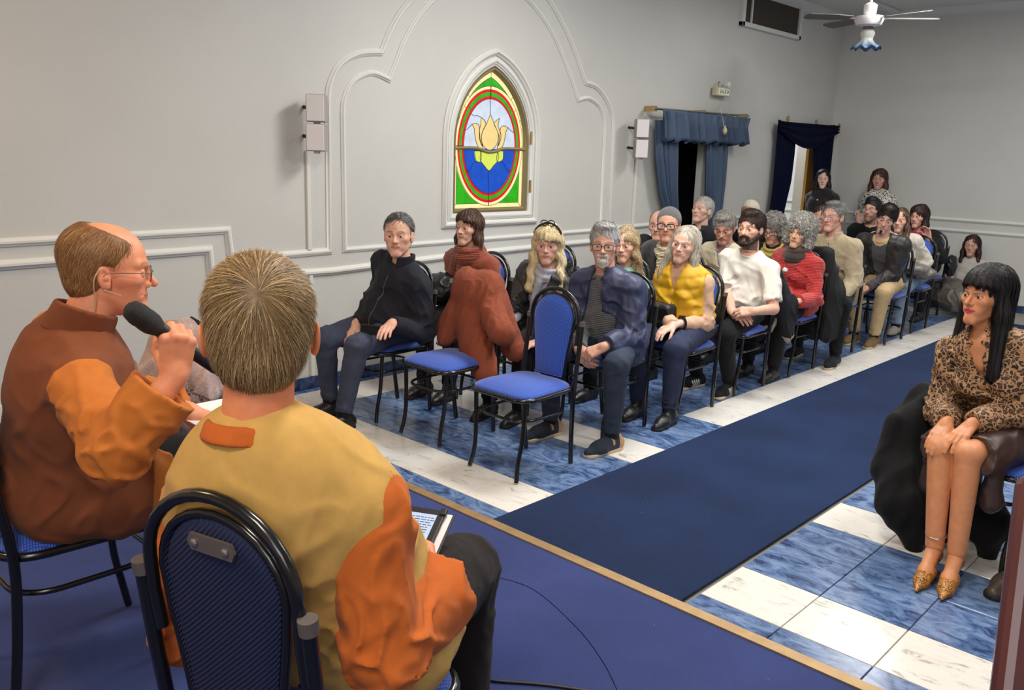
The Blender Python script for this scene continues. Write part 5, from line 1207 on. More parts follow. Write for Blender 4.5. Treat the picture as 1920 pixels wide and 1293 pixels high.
# ------------------------------------------------------------------ row 2
S1 = person('grey-bearded man in glasses and a navy quilted jacket, hands clasped', (-3.06, 4.18), at(1133, 462, 4.02), hyaw=33, byaw=4, skin=(224, 169, 145),
  face=dict(w=.98, nose=1.15, beard='goatee', beardc=(206, 200, 190), bt=.009, brow=(130, 120, 112), lid=.2), hair=dict(style='short', c=((140, 138, 136), (200, 198, 196), (225, 223, 220)), t=.011, fh=.006, n=3600, side=-.9, down=.1, whorl=(-.05, -.02, .13), quiff=1), girth=1.05,
  arms={1: dict(w=at(1086, 655, 3.80), d=(-.75, .5, -.35), n=(.3, .8, .4), curl=(.75, .7, .5), pole=(.3, -.5, -1)), -1: dict(w=at(1133, 650, 3.80), d=(.75, .5, -.4), n=(-.2, .6, .8), curl=(.7, .6, .4), pole=(-.3, -.5, -1))},
  legs={1: dict(fw=(-3.17, 3.74, 0), toe=8), -1: dict(fw=(-2.76, 3.80, 0), toe=-10, kp=(-.5, 1, .8))},
  garments=[dict(t='top', name='jacket', c=(48, 55, 86), mat='nylon', inf=.032, open=(.035, .10, .10, -.40), shift=.03, collar='stand', gap=.6, cc=(46, 54, 86), fold=.008, quilt=('v', .085, .006), hem=-.06, arm=.01, skirt=.35), dict(t='top', name='shirt', c=(94, 96, 100), inf=.010, mat='rib', belly=.06, collar='polo', cc=(50, 50, 54)), jeans((40, 50, 68)), shoes((44, 52, 62), pale=1, c2=(176, 140, 104), pat='heel', laces=(70, 76, 84), mat='cloth')])
glasses(S1, (70, 66, 62), 'rect', S1['root'])
S2 = person('woman with long pale blonde fringe and hair in a black parka, second row', (-3.68, 4.20), at(1027, 462, 4.08), hyaw=34, byaw=12, female=True, skin=(224, 175, 156), nbo=(0, 0),
  face=dict(fat=.005, lip=(150, 92, 88), shadow=(120, 96, 110), brow=(150, 130, 100)), hair=dict(style='long', c=((196, 170, 118), (238, 222, 178), (250, 242, 214)), bangs=.048, t=.016, len=.27, wave=.006, vol=1.15, n=5200, swirl=.5, spread=.105, fwd=.05, fw=.052),
  arms={1: dict(w=at(952, 610, 3.80), d=(-.2, 1, -.5), n=(0, .4, 1), pole=(.3, -.5, -1)), -1: dict(w=at(1010, 640, 3.85), d=(.4, 1, -.1), n=(0, .1, 1))},
  garments=[dict(t='top', name='parka', c=(46, 47, 46), mat='leather', collar='fur', cc=(22, 21, 20), open=(.07, .025, .06, -.36), inf=.030, fold=.010, hem=-.05, skirt=.3, arm=.008, quilt=('h', .10, .004)), dict(t='top', name='shirt', c=(170, 172, 192), mat='knit', inf=.004), dict(t='scarf', c=(178, 180, 196), mat='cloth', tails=((.0, -.01, .22, .022),), th=.012, r=.0, rib=.001), dict(t='trousers', c=(24, 24, 27)), shoes()])
mb = MB(); T_ = lambda p: S2['hc']+V(*p)@S2['HR']
mb.tube([T_((.088*math.cos(a), .030, .060+.090*math.sin(a))) for a in np.linspace(.25, PI-.25, 14)], .007, 6)
for k_ in (-1, 1): mb.tube([T_((k_*.022+.022*math.cos(a), .050, .150+.018*math.sin(a))) for a in np.linspace(0, 6.0, 12)], .0035, 5)
mb.build('hair_band', M['plastic'], S2['root'], smooth=True)['kind'] = 'stuff'
S3 = person('dark-haired woman wearing a chunky rust knitted scarf and rust poncho', (-4.30, 4.20), at(878, 430, 4.06), hyaw=12, byaw=10, female=True, skin=(216, 169, 145), pitch=4,
  face=dict(w=.95, lip=(160, 96, 86), brow=(60, 42, 34), nose=1.1), hair=dict(style='long', c=((52, 34, 28), (92, 64, 50), (120, 90, 72)), t=.012, len=.17, vol=.9, bangs=.062, fw=.058, n=4000, wave=.004, fwd=-.02), eye=(60, 40, 30),
  arms={1: dict(w=rel(S0, -.02, -.70, .10), d=(-.2, 1, -.2)), -1: dict(p=(.14, .30, .10))},
  garments=[dict(t='top', name='poncho', c=(142, 66, 42), mat='knit', inf=.026, sleeve=.42, fold=.006, hem=-.02), dict(t='top', name='jumper', c=(206, 178, 112), mat='knit', inf=.008, neck=-.002, arm=.006), dict(t='scarf', c=(132, 58, 36), tails=((.055, .075, .36, .042), (.0, -.02, .14, .03)), th=.026), dict(t='trousers', c=(26, 24, 26)), shoes((40, 30, 28), boot=.10)])
MB().tube([S3['hc']+(V(-.083+.0, -.004, -.045)+V(0, .012*math.cos(a), .014*math.sin(a)))@S3['HR'] for a in np.linspace(0, 2*PI, 13)[:-1]], .0025, 6, closed=True).build('earring', M['brass'], S3['root'])
bg = at(622, 548, 4.0); hb = V(-4.42, 3.92, .70)
drape('handbag', warp(U([el(hb, (.17, .12, .10)), el(hb+V(.06, .02, .05), (.12, .09, .08))], .03), lambda P: F4(.006)*crease(P, 18, 2.)), .008, 'leather', (22, 22, 24), 'black soft handbag on the lap of the woman in the rust scarf', 'bag')
# ------------------------------------------------------------------ row 3
S4 = person('smiling woman with long silver hair in a mustard yellow puffer vest', (-3.0, 4.90), at(1283, 462, 4.76), hyaw=14, byaw=6, roll=9, pitch=4, female=True, skin=(235, 188, 167),
  face=dict(w=1.03, fat=.004, smile=1.6, lid=.35, lip=(190, 110, 104), brow=(150, 126, 104), blush=.5), hair=dict(style='long', c=((166, 156, 138), (214, 206, 190), (232, 226, 214)), t=.008, len=.22, vol=1.0, n=5200, part=.02, wave=.0015, spread=.112, fwd=.0, fw=.070, fh=.008, L=.16),
  arms={1: dict(w=at(1262, 610, 4.55), d=(.3, 1, -.25), n=(.1, .2, 1), pole=(.3, -.5, -1)), -1: dict(w=at(1275, 606, 4.60), d=(.75, .75, -.25), n=(0, .15, 1), pole=(-.35, -.6, -1))},
  legs={1: dict(foot=(.10, .42)), -1: dict(fw=(-2.81, 4.47, 0), toe=0)},
  garments=[dict(t='top', name='puffer_vest', c=(222, 170, 24), mat='nylon', inf=.030, sleeve=0, armcut=.030, belly=.05, open=(.05, .004, .06, -.09), quilt=('h', .062, .008), fold=.006, collar='hood', hem=-.07, zip=(-.14, -.52, (150, 120, 30)), girth=1.1), dict(t='top', name='jumper', c=(216, 176, 146), mat='cloth', inf=.010, arm=.004), jeans((38, 46, 72)), shoes((28, 27, 27), boot=.10, laces=(200, 190, 150))], girth=1.14)
wr_ = S4['AR'][-1]['wr']-nrm(S4['AR'][-1]['wr']-S4['AR'][-1]['el'])*.012; ax_ = nrm(S4['AR'][-1]['wr']-S4['AR'][-1]['el'])
b1 = nrm(np.cross(ax_, V(0, 0, 1))); b2 = np.cross(b1, ax_)
wt = MB().tube([wr_+(b1*math.cos(a)+b2*math.sin(a))*.040 for a in np.linspace(0, 2*PI, 19)[:-1]], .008, 6, closed=True).build('watch', M['plastic'], S4['root'], smooth=True)
MB().box(wr_+b2*.046, (.034, .034, .008), np.array([b1, ax_, b2]).T).build('dial', M['plastic'], wt, bevel=.003)
bc_ = at(1252, 592, 4.62)
drape('crossbody_bag', warp(bx(bc_+V(-.10, .02, -.01), (.13, .05, .085), rr=.03), lambda P: F4(.004)*crease(P, 18, 1.)), .007, 'nylon', (26, 26, 29), 'black crossbody bag on the lap of the woman in the yellow vest', 'bag')
nb4, s4, f4, r4 = S4['nb'], S4['s'], S4['fs'], S4['rs']
st_ = spline([nb4+r4*.10+f4*.02-s4*.015, nb4+r4*.10+f4*.13-s4*.14, nb4+r4*.13+f4*.17-s4*.28, bc_+V(-.12, 0, .08)], 6); MB().tube(st_, .011, 6).build('bag_strap', M['plastic'], S4['root'], smooth=True)
S5 = person('woman with loose sandy curls in pale turquoise, half hidden behind the navy jacket', (-3.62, 4.98), at(1172, 462, 4.72), hyaw=20, byaw=0, female=True, skin=(230, 181, 158), face=dict(w=.97), hs=.95,
  hair=dict(style='long', c=((150, 122, 86), (204, 178, 140), (220, 198, 160)), t=.012, len=.20, wave=.006, vol=1.1, n=4200, swirl=1.0, spread=.12, fwd=-.03), garments=[dict(t='top', name='shirt', c=(150, 206, 192), inf=.016), dict(t='trousers', c=(30, 30, 34)), shoes()])
# ------------------------------------------------------------------ row 4
S6 = person('bearded young man in a white T-shirt with hands folded on his lap', (-3.03, 5.68), at(1407, 432, 5.58), hyaw=4, byaw=2, pitch=3, skin=(230, 177, 154),
  face=dict(w=.98, beard='full', beardc=(50, 34, 26), bt=.008, brow=(46, 32, 26), browt=1.5, nose=1.1), hair=dict(style='short', c=((34, 24, 20), (66, 46, 36), (80, 58, 46)), t=.013, n=3600, fwdf=.5, down=.0, quiff=1.3, fh=.004, side=.3), girth=1.04,
  arms={1: dict(w=at(1372, 583, 5.33), d=(-.9, .35, -.1), n=(.1, .6, .8), curl=(.55, .5, .3), pole=(.3, -.5, -1)), -1: dict(w=at(1415, 583, 5.30), d=(.95, .3, -.1), n=(0, .7, .7), curl=(.5, .45, .3), pole=(-.4, -.6, -1))},
  legs={1: dict(fw=(-3.20, 5.42, 0), toe=10), -1: dict(fw=(-2.93, 5.42, 0), toe=4)},
  garments=[dict(t='top', name='t_shirt', c=(232, 226, 214), inf=.014, sleeve=.42, belly=.05, collar='crew', hem=-.03, fold=.006, neck=.010), dict(t='trousers', c=(26, 26, 28)), shoes((24, 24, 25), c2=(225, 222, 214), pat='stripes', pale=1, laces=(210, 206, 196), mat='cloth')])
drape('jacket', warp(U([rc((-2.86, 5.86, .84), (-2.80, 5.90, .62), .05, .08), rc((-2.80, 5.90, .62), (-2.72, 5.84, .42), .08, .05), rc((-2.90, 5.88, .86), (-3.1, 5.90, .84), .05, .05), rc((-3.0, 5.93, .8), (-2.95, 5.95, .45), .06, .07)], .04), lambda P: F4(.012)*crease(P, 14, 1.3, (0, 0, 1), 3)), .008, 'cloth', (28, 28, 32),
      'black jacket with pale fleece lining hanging from the white T-shirt man\'s chair', 'jacket', col=lambda P: np.where(((P[:, 2] < .40+.5*(P[:, 1]-5.80)))[:, None], np.array(lin(196, 180, 156), F4), np.array(lin(28, 28, 32), F4)))
S7 = person('man in a grey knitted beanie and dark-rimmed glasses wearing black', (-3.66, 5.76), at(1253, 424, 5.52), hyaw=24, skin=(222, 162, 136), face=dict(w=1.03, fat=.005, brow=(60, 50, 44), nose=1.1), hair=None, girth=1.05,
  garments=[dict(t='top', name='coat', c=(20, 20, 22), mat='fleece', inf=.034, open=(.05, .02, .05, -.4), arm=.01), dict(t='scarf', c=(206, 194, 160), mat='rib', th=.014, r=.006, tails=((0, 0, .2, .03),)), dict(t='trousers', c=(28, 28, 32)), shoes()])
def beanie(sk, c, lo_=.035, label=None, ribs=1.):
    s_ = U([el((0, -.022, .052), (.086*sk['face'].get('w', 1), .106, .092)), el((0, -.04, .03), (.080, .080, .07))], .02); s_ = inter(s_, lambda P: (F4(lo_)-.35*np.maximum(P[:, 1]*-1, 0)*0-P[:, 2]+F4(.25)*(P[:, 1]-F4(.05)))*F4(.95))
    s_ = warp(s_, lambda P: F4(.0014)*ribs*np.sin(np.arctan2(P[:, 0], P[:, 1]+.02)*F4(60))); job('beanie', tw(s_, sk['hc'], sk['HR'], sk['hscale']), .0045, M['knit'], sk['root'], col=lin(c), label=label)
beanie(S7, (98, 98, 96), .028, 'ribbed grey beanie'); glasses(S7, (34, 24, 22), 'box', S7['root'], r=.0032)
S8 = person('balding man partly hidden behind the man in the grey beanie', (-4.22, 6.2), at(1235, 425, 6.02), hyaw=22, hs=1.0, skin=(216, 164, 143), near=0, face=dict(brow=(50, 40, 36), browt=1.6), hair=dict(style='short', c=((110, 104, 98), (150, 144, 138)), t=.003, bald=1.0), garments=[dict(t='top', name='jumper', c=(40, 40, 44), inf=.016), dict(t='trousers', c=(30, 30, 34)), shoes()])
# ------------------------------------------------------------------ row 5
S9 = person('woman with a round mop of silver curls in a coral red jumper', (-3.02, 6.50), at(1500, 438, 6.38), hyaw=2, byaw=0, roll=10, female=True, skin=(222, 171, 140), face=dict(w=.98, brow=(90, 70, 56), lip=(176, 104, 90), smile=.3),
  hair=dict(style='curly', c=((118, 114, 106), (186, 182, 172), (216, 212, 204)), t=.022, len=.07, n=6500, L=.045, fw=.056, lift=.014), girth=1.08,
  arms={1: dict(w=at(1478, 562, 6.16), d=(-.5, .8, -.3)), -1: dict(w=at(1496, 565, 6.12), d=(.6, .8, -.3), pole=(-.35, -.5, -1))},
  garments=[dict(t='top', name='jumper', c=(190, 52, 48), mat='rib', inf=.024, fold=.006, hem=-.05, skirt=.25), dict(t='scarf', c=(62, 48, 40), mat='knit', th=.022, r=.006), dict(t='trousers', c=(28, 28, 30)), shoes()])
mb = MB(); nbq = S9['nb']; pc = at(1472, 506, 6.16); mb.tube(spline([nbq+S9['fs']*.10-S9['rs']*.07-S9['s']*.03, (nbq+S9['fs']*.15+pc)/2+V(0, -.02, 0), pc], 6), .0025, 5); o = mb.build('necklace', M['steel'], S9['root']); MB().lathe([(.001, -.02), (.02, -.008), (.02, .008), (.001, .02)], pc, 12).build('pendant', M['white_box'], o, smooth=True)
drape('coat', warp(U([rc((-2.86, 6.70, .93), (-2.80, 6.74, .62), .05, .09), rc((-2.80, 6.74, .62), (-2.78, 6.70, .30), .09, .07), rc((-2.9, 6.74, .93), (-3.2, 6.74, .93), .05, .05), rc((-2.95, 6.78, .8), (-2.95, 6.78, .3), .07, .09)], .04), lambda P: F4(.012)*crease(P, 12, 1.7, (0, 0, 1), 3)), .009, 'cloth', (36, 38, 38), 'dark charcoal coat hanging from the chair of the woman in red', 'coat')
S10 = person('grey-haired man in a cream V-neck jumper looking down', (-3.66, 6.60), at(1358, 428, 6.36), hyaw=18, pitch=-22, skin=(214, 160, 140), face=dict(w=1.03, fat=.004, lid=.8, brow=(60, 50, 44), browt=1.4), hair=dict(style='short', c=((116, 108, 98), (164, 158, 150), (196, 192, 186)), t=.013, n=3000, side=.8, quiff=1, fh=.004),
  garments=[dict(t='top', name='jumper', c=(216, 204, 172), mat='knit', inf=.022, open=(.05, .004, .05, -.11)), dict(t='top', name='shirt', c=(176, 150, 156), inf=.008, collar='polo'), dict(t='trousers', c=(40, 42, 50)), shoes()])
S11 = person('person with bushy grey curls and glasses behind the white T-shirt man', (-3.56, 7.3), at(1449, 432, 7.02), hyaw=5, pitch=-15, female=True, near=0, skin=(216, 160, 136), face=dict(lid=.6), hair=dict(style='curly', c=((104, 100, 94), (160, 156, 148), (190, 186, 178)), t=.016, len=.02, n=5500, L=.04, lift=.012),
  garments=[dict(t='top', name='jumper', c=(34, 30, 32), inf=.02), dict(t='scarf', c=(190, 170, 90), mat='cloth', th=.012, rib=.001), dict(t='trousers', c=(30, 30, 34)), shoes()])
glasses(S11, (60, 50, 46), 'rect', S11['root'])
S12 = person('white-haired man sitting tall before the blue curtain in a dark jacket', (-4.40, 7.4), at(1316, 396, 7.22), hyaw=-2, pitch=12, skin=(220, 177, 156), face=dict(brow=(150, 144, 136), lid=.5, w=.98), hs=1.04, hair=dict(style='short', c=((150, 146, 138), (206, 202, 194), (226, 222, 214)), t=.009, fh=.010, n=3000, fwdf=-.6, down=.0),
  garments=[dict(t='top', name='jacket', c=(36, 37, 42), inf=.024, open=(.06, .03, .05, -.3), collar='polo'), dict(t='top', name='shirt', c=(78, 80, 72), inf=.006, collar='polo'), dict(t='trousers', c=(30, 30, 34)), shoes()])
# ------------------------------------------------------------------ rows 6-9
S13 = person('lean grey-haired man in rimless glasses and a beige half-zip fleece', (-3.06, 7.40), at(1563, 408, 7.18), hyaw=-10, byaw=2, skin=(226, 169, 147), face=dict(w=.93, nose=1.2, brow=(120, 110, 102), jaw=.92), hair=dict(style='short', c=((104, 100, 96), (150, 146, 142), (176, 172, 168)), t=.009, n=3200, fwdf=-.3, down=-.1, fh=.008, quiff=.8),
  arms={1: dict(w=at(1558, 560, 7.06), d=(-.4, .9, -.3)), -1: dict(w=at(1574, 560, 7.02), d=(.8, .6, -.3), pole=(-.35, -.5, -1))}, legs={1: dict(foot=(.12, .40)), -1: dict(fw=(-2.79, 6.90, 0), toe=5, kp=(-.4, 1, .8))},
  garments=[dict(t='top', name='fleece', c=(186, 168, 136), mat='knit', inf=.024, fold=.006, collar='stand', gap=.5, zip=(-.0, -.08, (130, 116, 90)), hem=-.04, arm=.006), dict(t='trousers', c=(28, 28, 31)), shoes((34, 36, 40), pale=1, mat='cloth')])
glasses(S13, (120, 114, 108), 'rect', S13['root'], r=.0016)
S14 = person('young man with a dark mop and chin tuft leaning forward in a sheepskin-lined jacket', (-2.98, 8.38), at(1661, 412, 8.06), hyaw=14, pitch=-12, roll=14, byaw=2, skin=(224, 171, 149), face=dict(w=.93, beard='tuft', beardc=(30, 22, 18), bt=.004, brow=(34, 24, 20), browt=1.6, jaw=.9, nose=1.1),
  hair=dict(style='short', c=((24, 20, 20), (50, 42, 38), (66, 56, 50)), t=.014, n=4200, fwdf=.5, quiff=1.5, rough=.45, fh=.006, lift=.008),
  arms={1: dict(w=at(1603, 543, 8.0), d=(-.6, .7, -.4), curl=(.9, .8, .5)), -1: dict(w=at(1625, 540, 7.98), d=(.6, .7, -.4), curl=(.9, .8, .5))}, legs={1: dict(foot=(.10, .40)), -1: dict(fw=(-2.88, 7.98, 0), toe=2, kp=(-.2, 1, .8))},
  garments=[dict(t='top', name='jacket', c=(50, 46, 44), mat='leather', inf=.032, open=(.075, .06, .06, -.45), arm=.01, collar='hood', cc=(206, 190, 160), cmat='fleece'), dict(t='top', name='jumper', c=(84, 80, 84), mat='knit', inf=.008, neck=.024), dict(t='top', name='t_shirt', c=(222, 208, 142), inf=.003, sleeve=0, cap=1, neck=.004, collar='crew'), dict(t='trousers', c=(196, 170, 128)), shoes((120, 96, 66), pale=1, mat='cloth')])
S15 = person('dark-haired woman in glasses mostly hidden behind the beige fleece man', (-3.55, 8.2), at(1539, 412, 7.95), hyaw=10, female=True, near=0, skin=(203, 149, 129), hair=dict(style='long', c=((38, 26, 22), (70, 48, 38)), len=.2, t=.01), garments=[dict(t='top', name='jumper', c=(56, 40, 34), inf=.018), dict(t='trousers', c=(30, 30, 34)), shoes()])
glasses(S15, (80, 60, 56), 'rect', S15['root'])
S16 = person('person in a cream knitted hat behind the white T-shirt man', (-4.2, 8.15), at(1405, 402, 7.9), hyaw=10, near=0, skin=(176, 128, 110), garments=[dict(t='top', name='jacket', c=(26, 26, 28), inf=.02), dict(t='scarf', c=(24, 24, 26), mat='cloth', th=.02), dict(t='trousers', c=(30, 30, 34)), shoes()])
beanie(S16, (206, 200, 176), .0, 'smooth cream knitted hat', ribs=.3)
S17 = person('woman with long ombre hair in an ivory cardigan and light jeans', (-3.02, 9.18), at(1687, 415, 8.88), hyaw=8, female=True, near=0, skin=(230, 177, 154), face=dict(w=.95, lip=(176, 96, 88), brow=(70, 48, 38)), hair=dict(style='long', c=((66, 48, 38), (112, 88, 68), (170, 144, 112)), len=.22, t=.008, n=4500, part=0),
  arms={1: dict(p=(.05, .22, .16)), -1: dict(w=at(1705, 515, 8.92), d=(1, .3, 0), pole=(-.35, -.6, -1))}, legs={-1: dict(fw=(-2.95, 8.72, 0))},
  garments=[dict(t='top', name='cardigan', c=(222, 214, 196), mat='knit', inf=.022, collar='polo', hem=-.08), dict(t='scarf', c=(74, 56, 46), mat='cloth', th=.014, r=.004, rib=.001), jeans((126, 146, 172)), shoes((150, 140, 128))])
drape('tote_bag', warp(U([el((-2.90, 8.80, .66), (.16, .12, .06)), el((-2.80, 8.86, .62), (.12, .10, .06))], .02), lambda P: F4(.006)*crease(P, 22, 1.)), .009, 'leather', (118, 112, 108), 'crumpled grey bag on the lap of the woman in the ivory cardigan', 'bag')
S18 = person('young man with short beard, thin glasses and black T-shirt further back', (-3.55, 9.35), at(1634, 396, 9.12), hyaw=-2, near=0, pitch=6, skin=(214, 160, 140), face=dict(w=.95, beard='stubble', beardc=(60, 44, 38), bs=.75, brow=(34, 26, 22), browt=1.6), hair=dict(style='short', c=((22, 20, 22), (44, 40, 40)), t=.012, quiff=1.4, n=2500),
  garments=[dict(t='top', name='t_shirt', c=(22, 22, 24), inf=.016, sleeve=.42, collar='crew'), dict(t='trousers', c=(30, 30, 34)), shoes()])
glasses(S18, (110, 90, 84), 'round', S18['root'], r=.0016)
S19 = person('dark-bobbed woman in a black coat and magenta top with a hand by her chin', (-3.2, 10.08), at(1722, 408, 9.72), hyaw=-6, female=True, near=0, skin=(220, 166, 145), face=dict(w=1.0, lip=(150, 80, 76)), hair=dict(style='long', c=((36, 24, 22), (66, 44, 38)), len=.09, t=.018, vol=1.05, n=4200, fw=.056),
  arms={1: dict(p=(.12, .30, .12)), -1: dict(w=at(1742, 448, 9.56), d=(.25, .0, 1), n=(-.3, -1, .1), curl=(.5, .5, .3), pole=(-.6, -.1, -1))}, legs={-1: dict(fw=(-3.07, 9.72, 0)), 1: dict(fw=(-3.3, 9.72, 0))},
  garments=[dict(t='top', name='coat', c=(22, 21, 23), inf=.030, open=(.06, .04, .06, -.5), arm=.01), dict(t='top', name='blouse', c=(168, 30, 74), mat='knit', inf=.006), dict(t='scarf', c=(178, 36, 82), mat='knit', th=.018, r=.004), dict(t='trousers', c=(24, 24, 26)), shoes((26, 26, 27), boot=.14)])
drape('handbag', warp(el((-2.95, 10.2, .58), (.06, .10, .12)), lambda P: F4(.006)*crease(P, 22, 1.)), .01, 'leather', (24, 24, 26), 'black handbag hanging from the rear chair by the back wall', 'bag')
# seated on the floor against the back wall
S20 = person('dark-haired woman in a pale grey hoodie sitting on the floor against the back wall', (-2.93, 10.98), at(1822, 462, 10.86), hip_z=.15, hyaw=5, female=True, near=0, skin=(203, 154, 134), face=dict(lid=.4), hair=dict(style='long', c=((36, 22, 24), (70, 42, 40)), len=.18, t=.010, n=3500),
  arms={1: dict(p=(.16, .32, .12)), -1: dict(p=(.12, .34, .12))}, legs={1: dict(foot=(-.30, .42), kp=(1, .5, .25), az=.09), -1: dict(foot=(-.30, .55), kp=(-1, .5, .25), az=.09)},
  garments=[dict(t='top', name='hoodie', c=(186, 180, 172), inf=.030, collar='hood', hem=.02), dict(t='trousers', c=(78, 76, 76), mat='leather'), shoes((40, 40, 44))])
drape('handbag', warp(U([el((-2.85, 10.3, .22), (.28, .20, .16)), el((-3.05, 10.35, .34), (.16, .14, .10))], .05), lambda P: F4(.010)*crease(P, 12, 1.)), .012, 'leather', (96, 92, 84), 'big crumpled olive-grey bag on the floor before the seated hoodie woman', 'bag')
# standing at the back
def standing(label, x, y, head, **k):
    g = k.pop('garments'); return person(label, (x, y), head, hip_z=.93, near=0, legs={1: dict(foot=(.10, .02), toe=12, kp=(0, 1, 0)), -1: dict(foot=(.10, .02), toe=12, kp=(0, 1, 0))}, garments=g+[dict(t='trousers', c=(28, 28, 32)), shoes()], **k)
hd1 = at(1543, 337, 10.42)
S21 = standing('woman all in black with long black hair standing by the navy curtained doorway', hd1[0], 10.46, hd1, hyaw=24, female=True, skin=(235, 190, 173), face=dict(w=.95, lip=(176, 90, 90), smile=.4, brow=(40, 30, 28)), hair=dict(style='long', c=((20, 16, 18), (44, 36, 36)), len=.24, t=.009, n=3500), hs=.93,
  arms={1: dict(p=(.16, .10, .05), d=(-.2, .3, -1)), -1: dict(p=(.16, .10, .05), d=(-.2, .3, -1))}, garments=[dict(t='top', name='jumper', c=(28, 24, 26), mat='knit', inf=.022, collar='turtle', hem=-.10)])
MB().lathe([(.001, -.012), (.012, 0), (.001, .012)], S21['nb']+S21['fs']*.13-S21['s']*.08, 10).build('pendant', M['white_box'], S21['root'])
hd2 = at(1648, 338, 10.92)
S22 = standing('woman with auburn hair in a black-and-white speckled jumper standing at the back wall', hd2[0], 10.95, hd2, hyaw=12, female=True, skin=(197, 147, 129), face=dict(w=1.02, fat=.004, lip=(150, 90, 84)), hair=dict(style='long', c=((58, 32, 26), (100, 60, 46)), len=.15, t=.014, n=3500, vol=1.1), girth=1.15, hs=1.0,
  arms={1: dict(p=(.16, .14, .10), d=(-.5, .5, -1)), -1: dict(p=(.16, .14, .10), d=(-.5, .5, -1))}, garments=[dict(t='top', name='jumper', c=(220, 216, 208), mat='speck', inf=.034, hem=-.12), dict(t='scarf', c=(140, 30, 50), mat='cloth', th=.010, r=-.002, rib=.001)])
# ------------------------------------------------------------------ right-hand side: woman in leopard print
chair(-.84, 3.98, -13, 'chair under the woman in the leopard blouse, covered by a black coat')
hcL = at(1849, 558, 3.86)
def g_skirt(sk, g):
    G = sk['g']; L = [el(sk['hip'], (.175, .135, .115), sk['B'])]; m_ = {k: sk['LG'][k] for k in (1, -1)}
    kk = {k: m_[k]['hj']+(m_[k]['kn']-m_[k]['hj'])*.93 for k in (1, -1)}
    for k in (1, -1): L.append(rc(m_[k]['hj'], kk[k]+sk['R']*k*.02-V(0, 0, .01), .105, .082))
    mid0 = (m_[1]['hj']+m_[-1]['hj'])/2; mid1 = (kk[1]+kk[-1])/2; L.append(rc(mid0, mid1-V(0, 0, .02), .10, .07))
    for k in (1, -1): L.append(rc(kk[k]+sk['R']*k*.05-V(0, 0, .05)-sk['F']*.05, kk[k]+sk['R']*k*.07-V(0, 0, .20)-sk['F']*.06, .045, .045))
    D = U(L, .03); f = sk['F']; D = cut(D, mid1+f*.015, f+V(0, 0, .25)); D = sub(D, rc(mid1-f*.10-V(0, 0, .0), mid1+f*.3-V(0, 0, .02), .055, .075), .01)
    for k in (1, -1): D = sub(D, rc(kk[k]-f*.12, m_[k]['kn']+f*.2, .058, .066), .008)
    D = sub(D, rc(mid1-V(0, 0, .10), mid1+f*.3-V(0, 0, .20), .115, .14), .01)
    D = warp(D, lambda P: F4(.004)*crease(P, 16, 1.2, sk['F'], 3)); job('skirt', D, .007, M['leather'], sk['root'], col=lin(g['c']))
GARM['skirt'] = g_skirt
SL = person('woman with straight black fringe and hair in a leopard blouse beside the aisle', (-.83, 4.06), hcL, hyaw=-24, byaw=-10, female=True, near=2, skin=(214, 146, 102), nbo=(.0, .0), pitch=2,
  face=dict(w=.98, lip=(196, 40, 96), lips=.9, shadow=(120, 110, 116), brow=(44, 34, 30), cheek=1.1, blush=.35, fat=.002, lid=.25), hair=dict(style='long', c=((14, 12, 14), (34, 29, 32), (48, 44, 50)), bangs=.052, t=.013, len=.32, wave=0, vol=1.0, n=2600, fw=.058, spread=.10, fwd=.0, rough=.06, part=.01, L=.2, wd=.0018),
  arms={1: dict(w=at(1775, 792, 3.72), d=(-.05, 1, -.55), n=(0, .45, 1), curl=(.22, .3, .2), pole=(.3, -.4, -1)), -1: dict(w=at(1822, 795, 3.72), d=(.15, 1, -.5), n=(.1, .45, 1), curl=(.22, .3, .2), pole=(-.3, -.4, -1))},
  legs={1: dict(fw=(-.95, 3.60, 0), az=.13, toe=0, kp=(.15, 1, .9), tdir=(.08, -1)), -1: dict(fw=(-.865, 3.60, 0), az=.13, toe=0, kp=(.25, 1, .9), tdir=(.12, -1))}, eye=(50, 36, 28),
  garments=[dict(t='top', name='blouse', c=(200, 160, 120), mat='leo', inf=.018, open=(.055, .004, .06, -.13), arm=.012, fold=.007, hem=.03, collar='polo', cmat='leo', h=.007), dict(t='skirt', c=(66, 48, 44))])
M['hair'].node_tree.nodes['Principled BSDF'].inputs['Roughness'].default_value = .5
for k in (1, -1):   # pointed heels
    l = SL['LG'][k]; td = l['td']; a = V(l['an'][0], l['an'][1], 0); sd = np.cross(td, V(0, 0, 1))
    job('foot', U([rc(l['an']-td*.02-V(0, 0, .02), l['an']-td*.03-V(0, 0, .05), .030, .026), rc(l['an']+V(0, 0, -.02), a+td*.10+V(0, 0, .045), .030, .026), rc(a+td*.10+V(0, 0, .042), a+td*.17+V(0, 0, .024), .028, .012)], .02), .0045, M['skin'], SL['root'], col=lin(214, 146, 102))
    u = U([rc(a+td*.075+V(0, 0, .038), a+td*.155+V(0, 0, .024), .038, .029), rc(a+td*.15+V(0, 0, .022), a+td*.225+V(0, 0, .014), .029, .007), rc(a-td*.028+V(0, 0, .075), a-td*.045+V(0, 0, .062), .034, .028), rc(a-td*.02+V(0, 0, .05), a+td*.10+V(0, 0, .020), .018, .024)], .016)
    u = inter(u, lambda P: F4(.004)-P[:, 2]); u = sub(u, rc(a-td*.03+V(0, 0, .13), a+td*.10+V(0, 0, .082), .033, .036), .004)
    job('shoe', u, .0035, M['leo2'], SL['root'], label='pointed leopard-print court shoe'); MB().tube([a-td*.05+V(0, 0, .06), a-td*.055+V(0, 0, .002)], [.010, .005], 8).build('heel', M['plastic'], SL['root'])
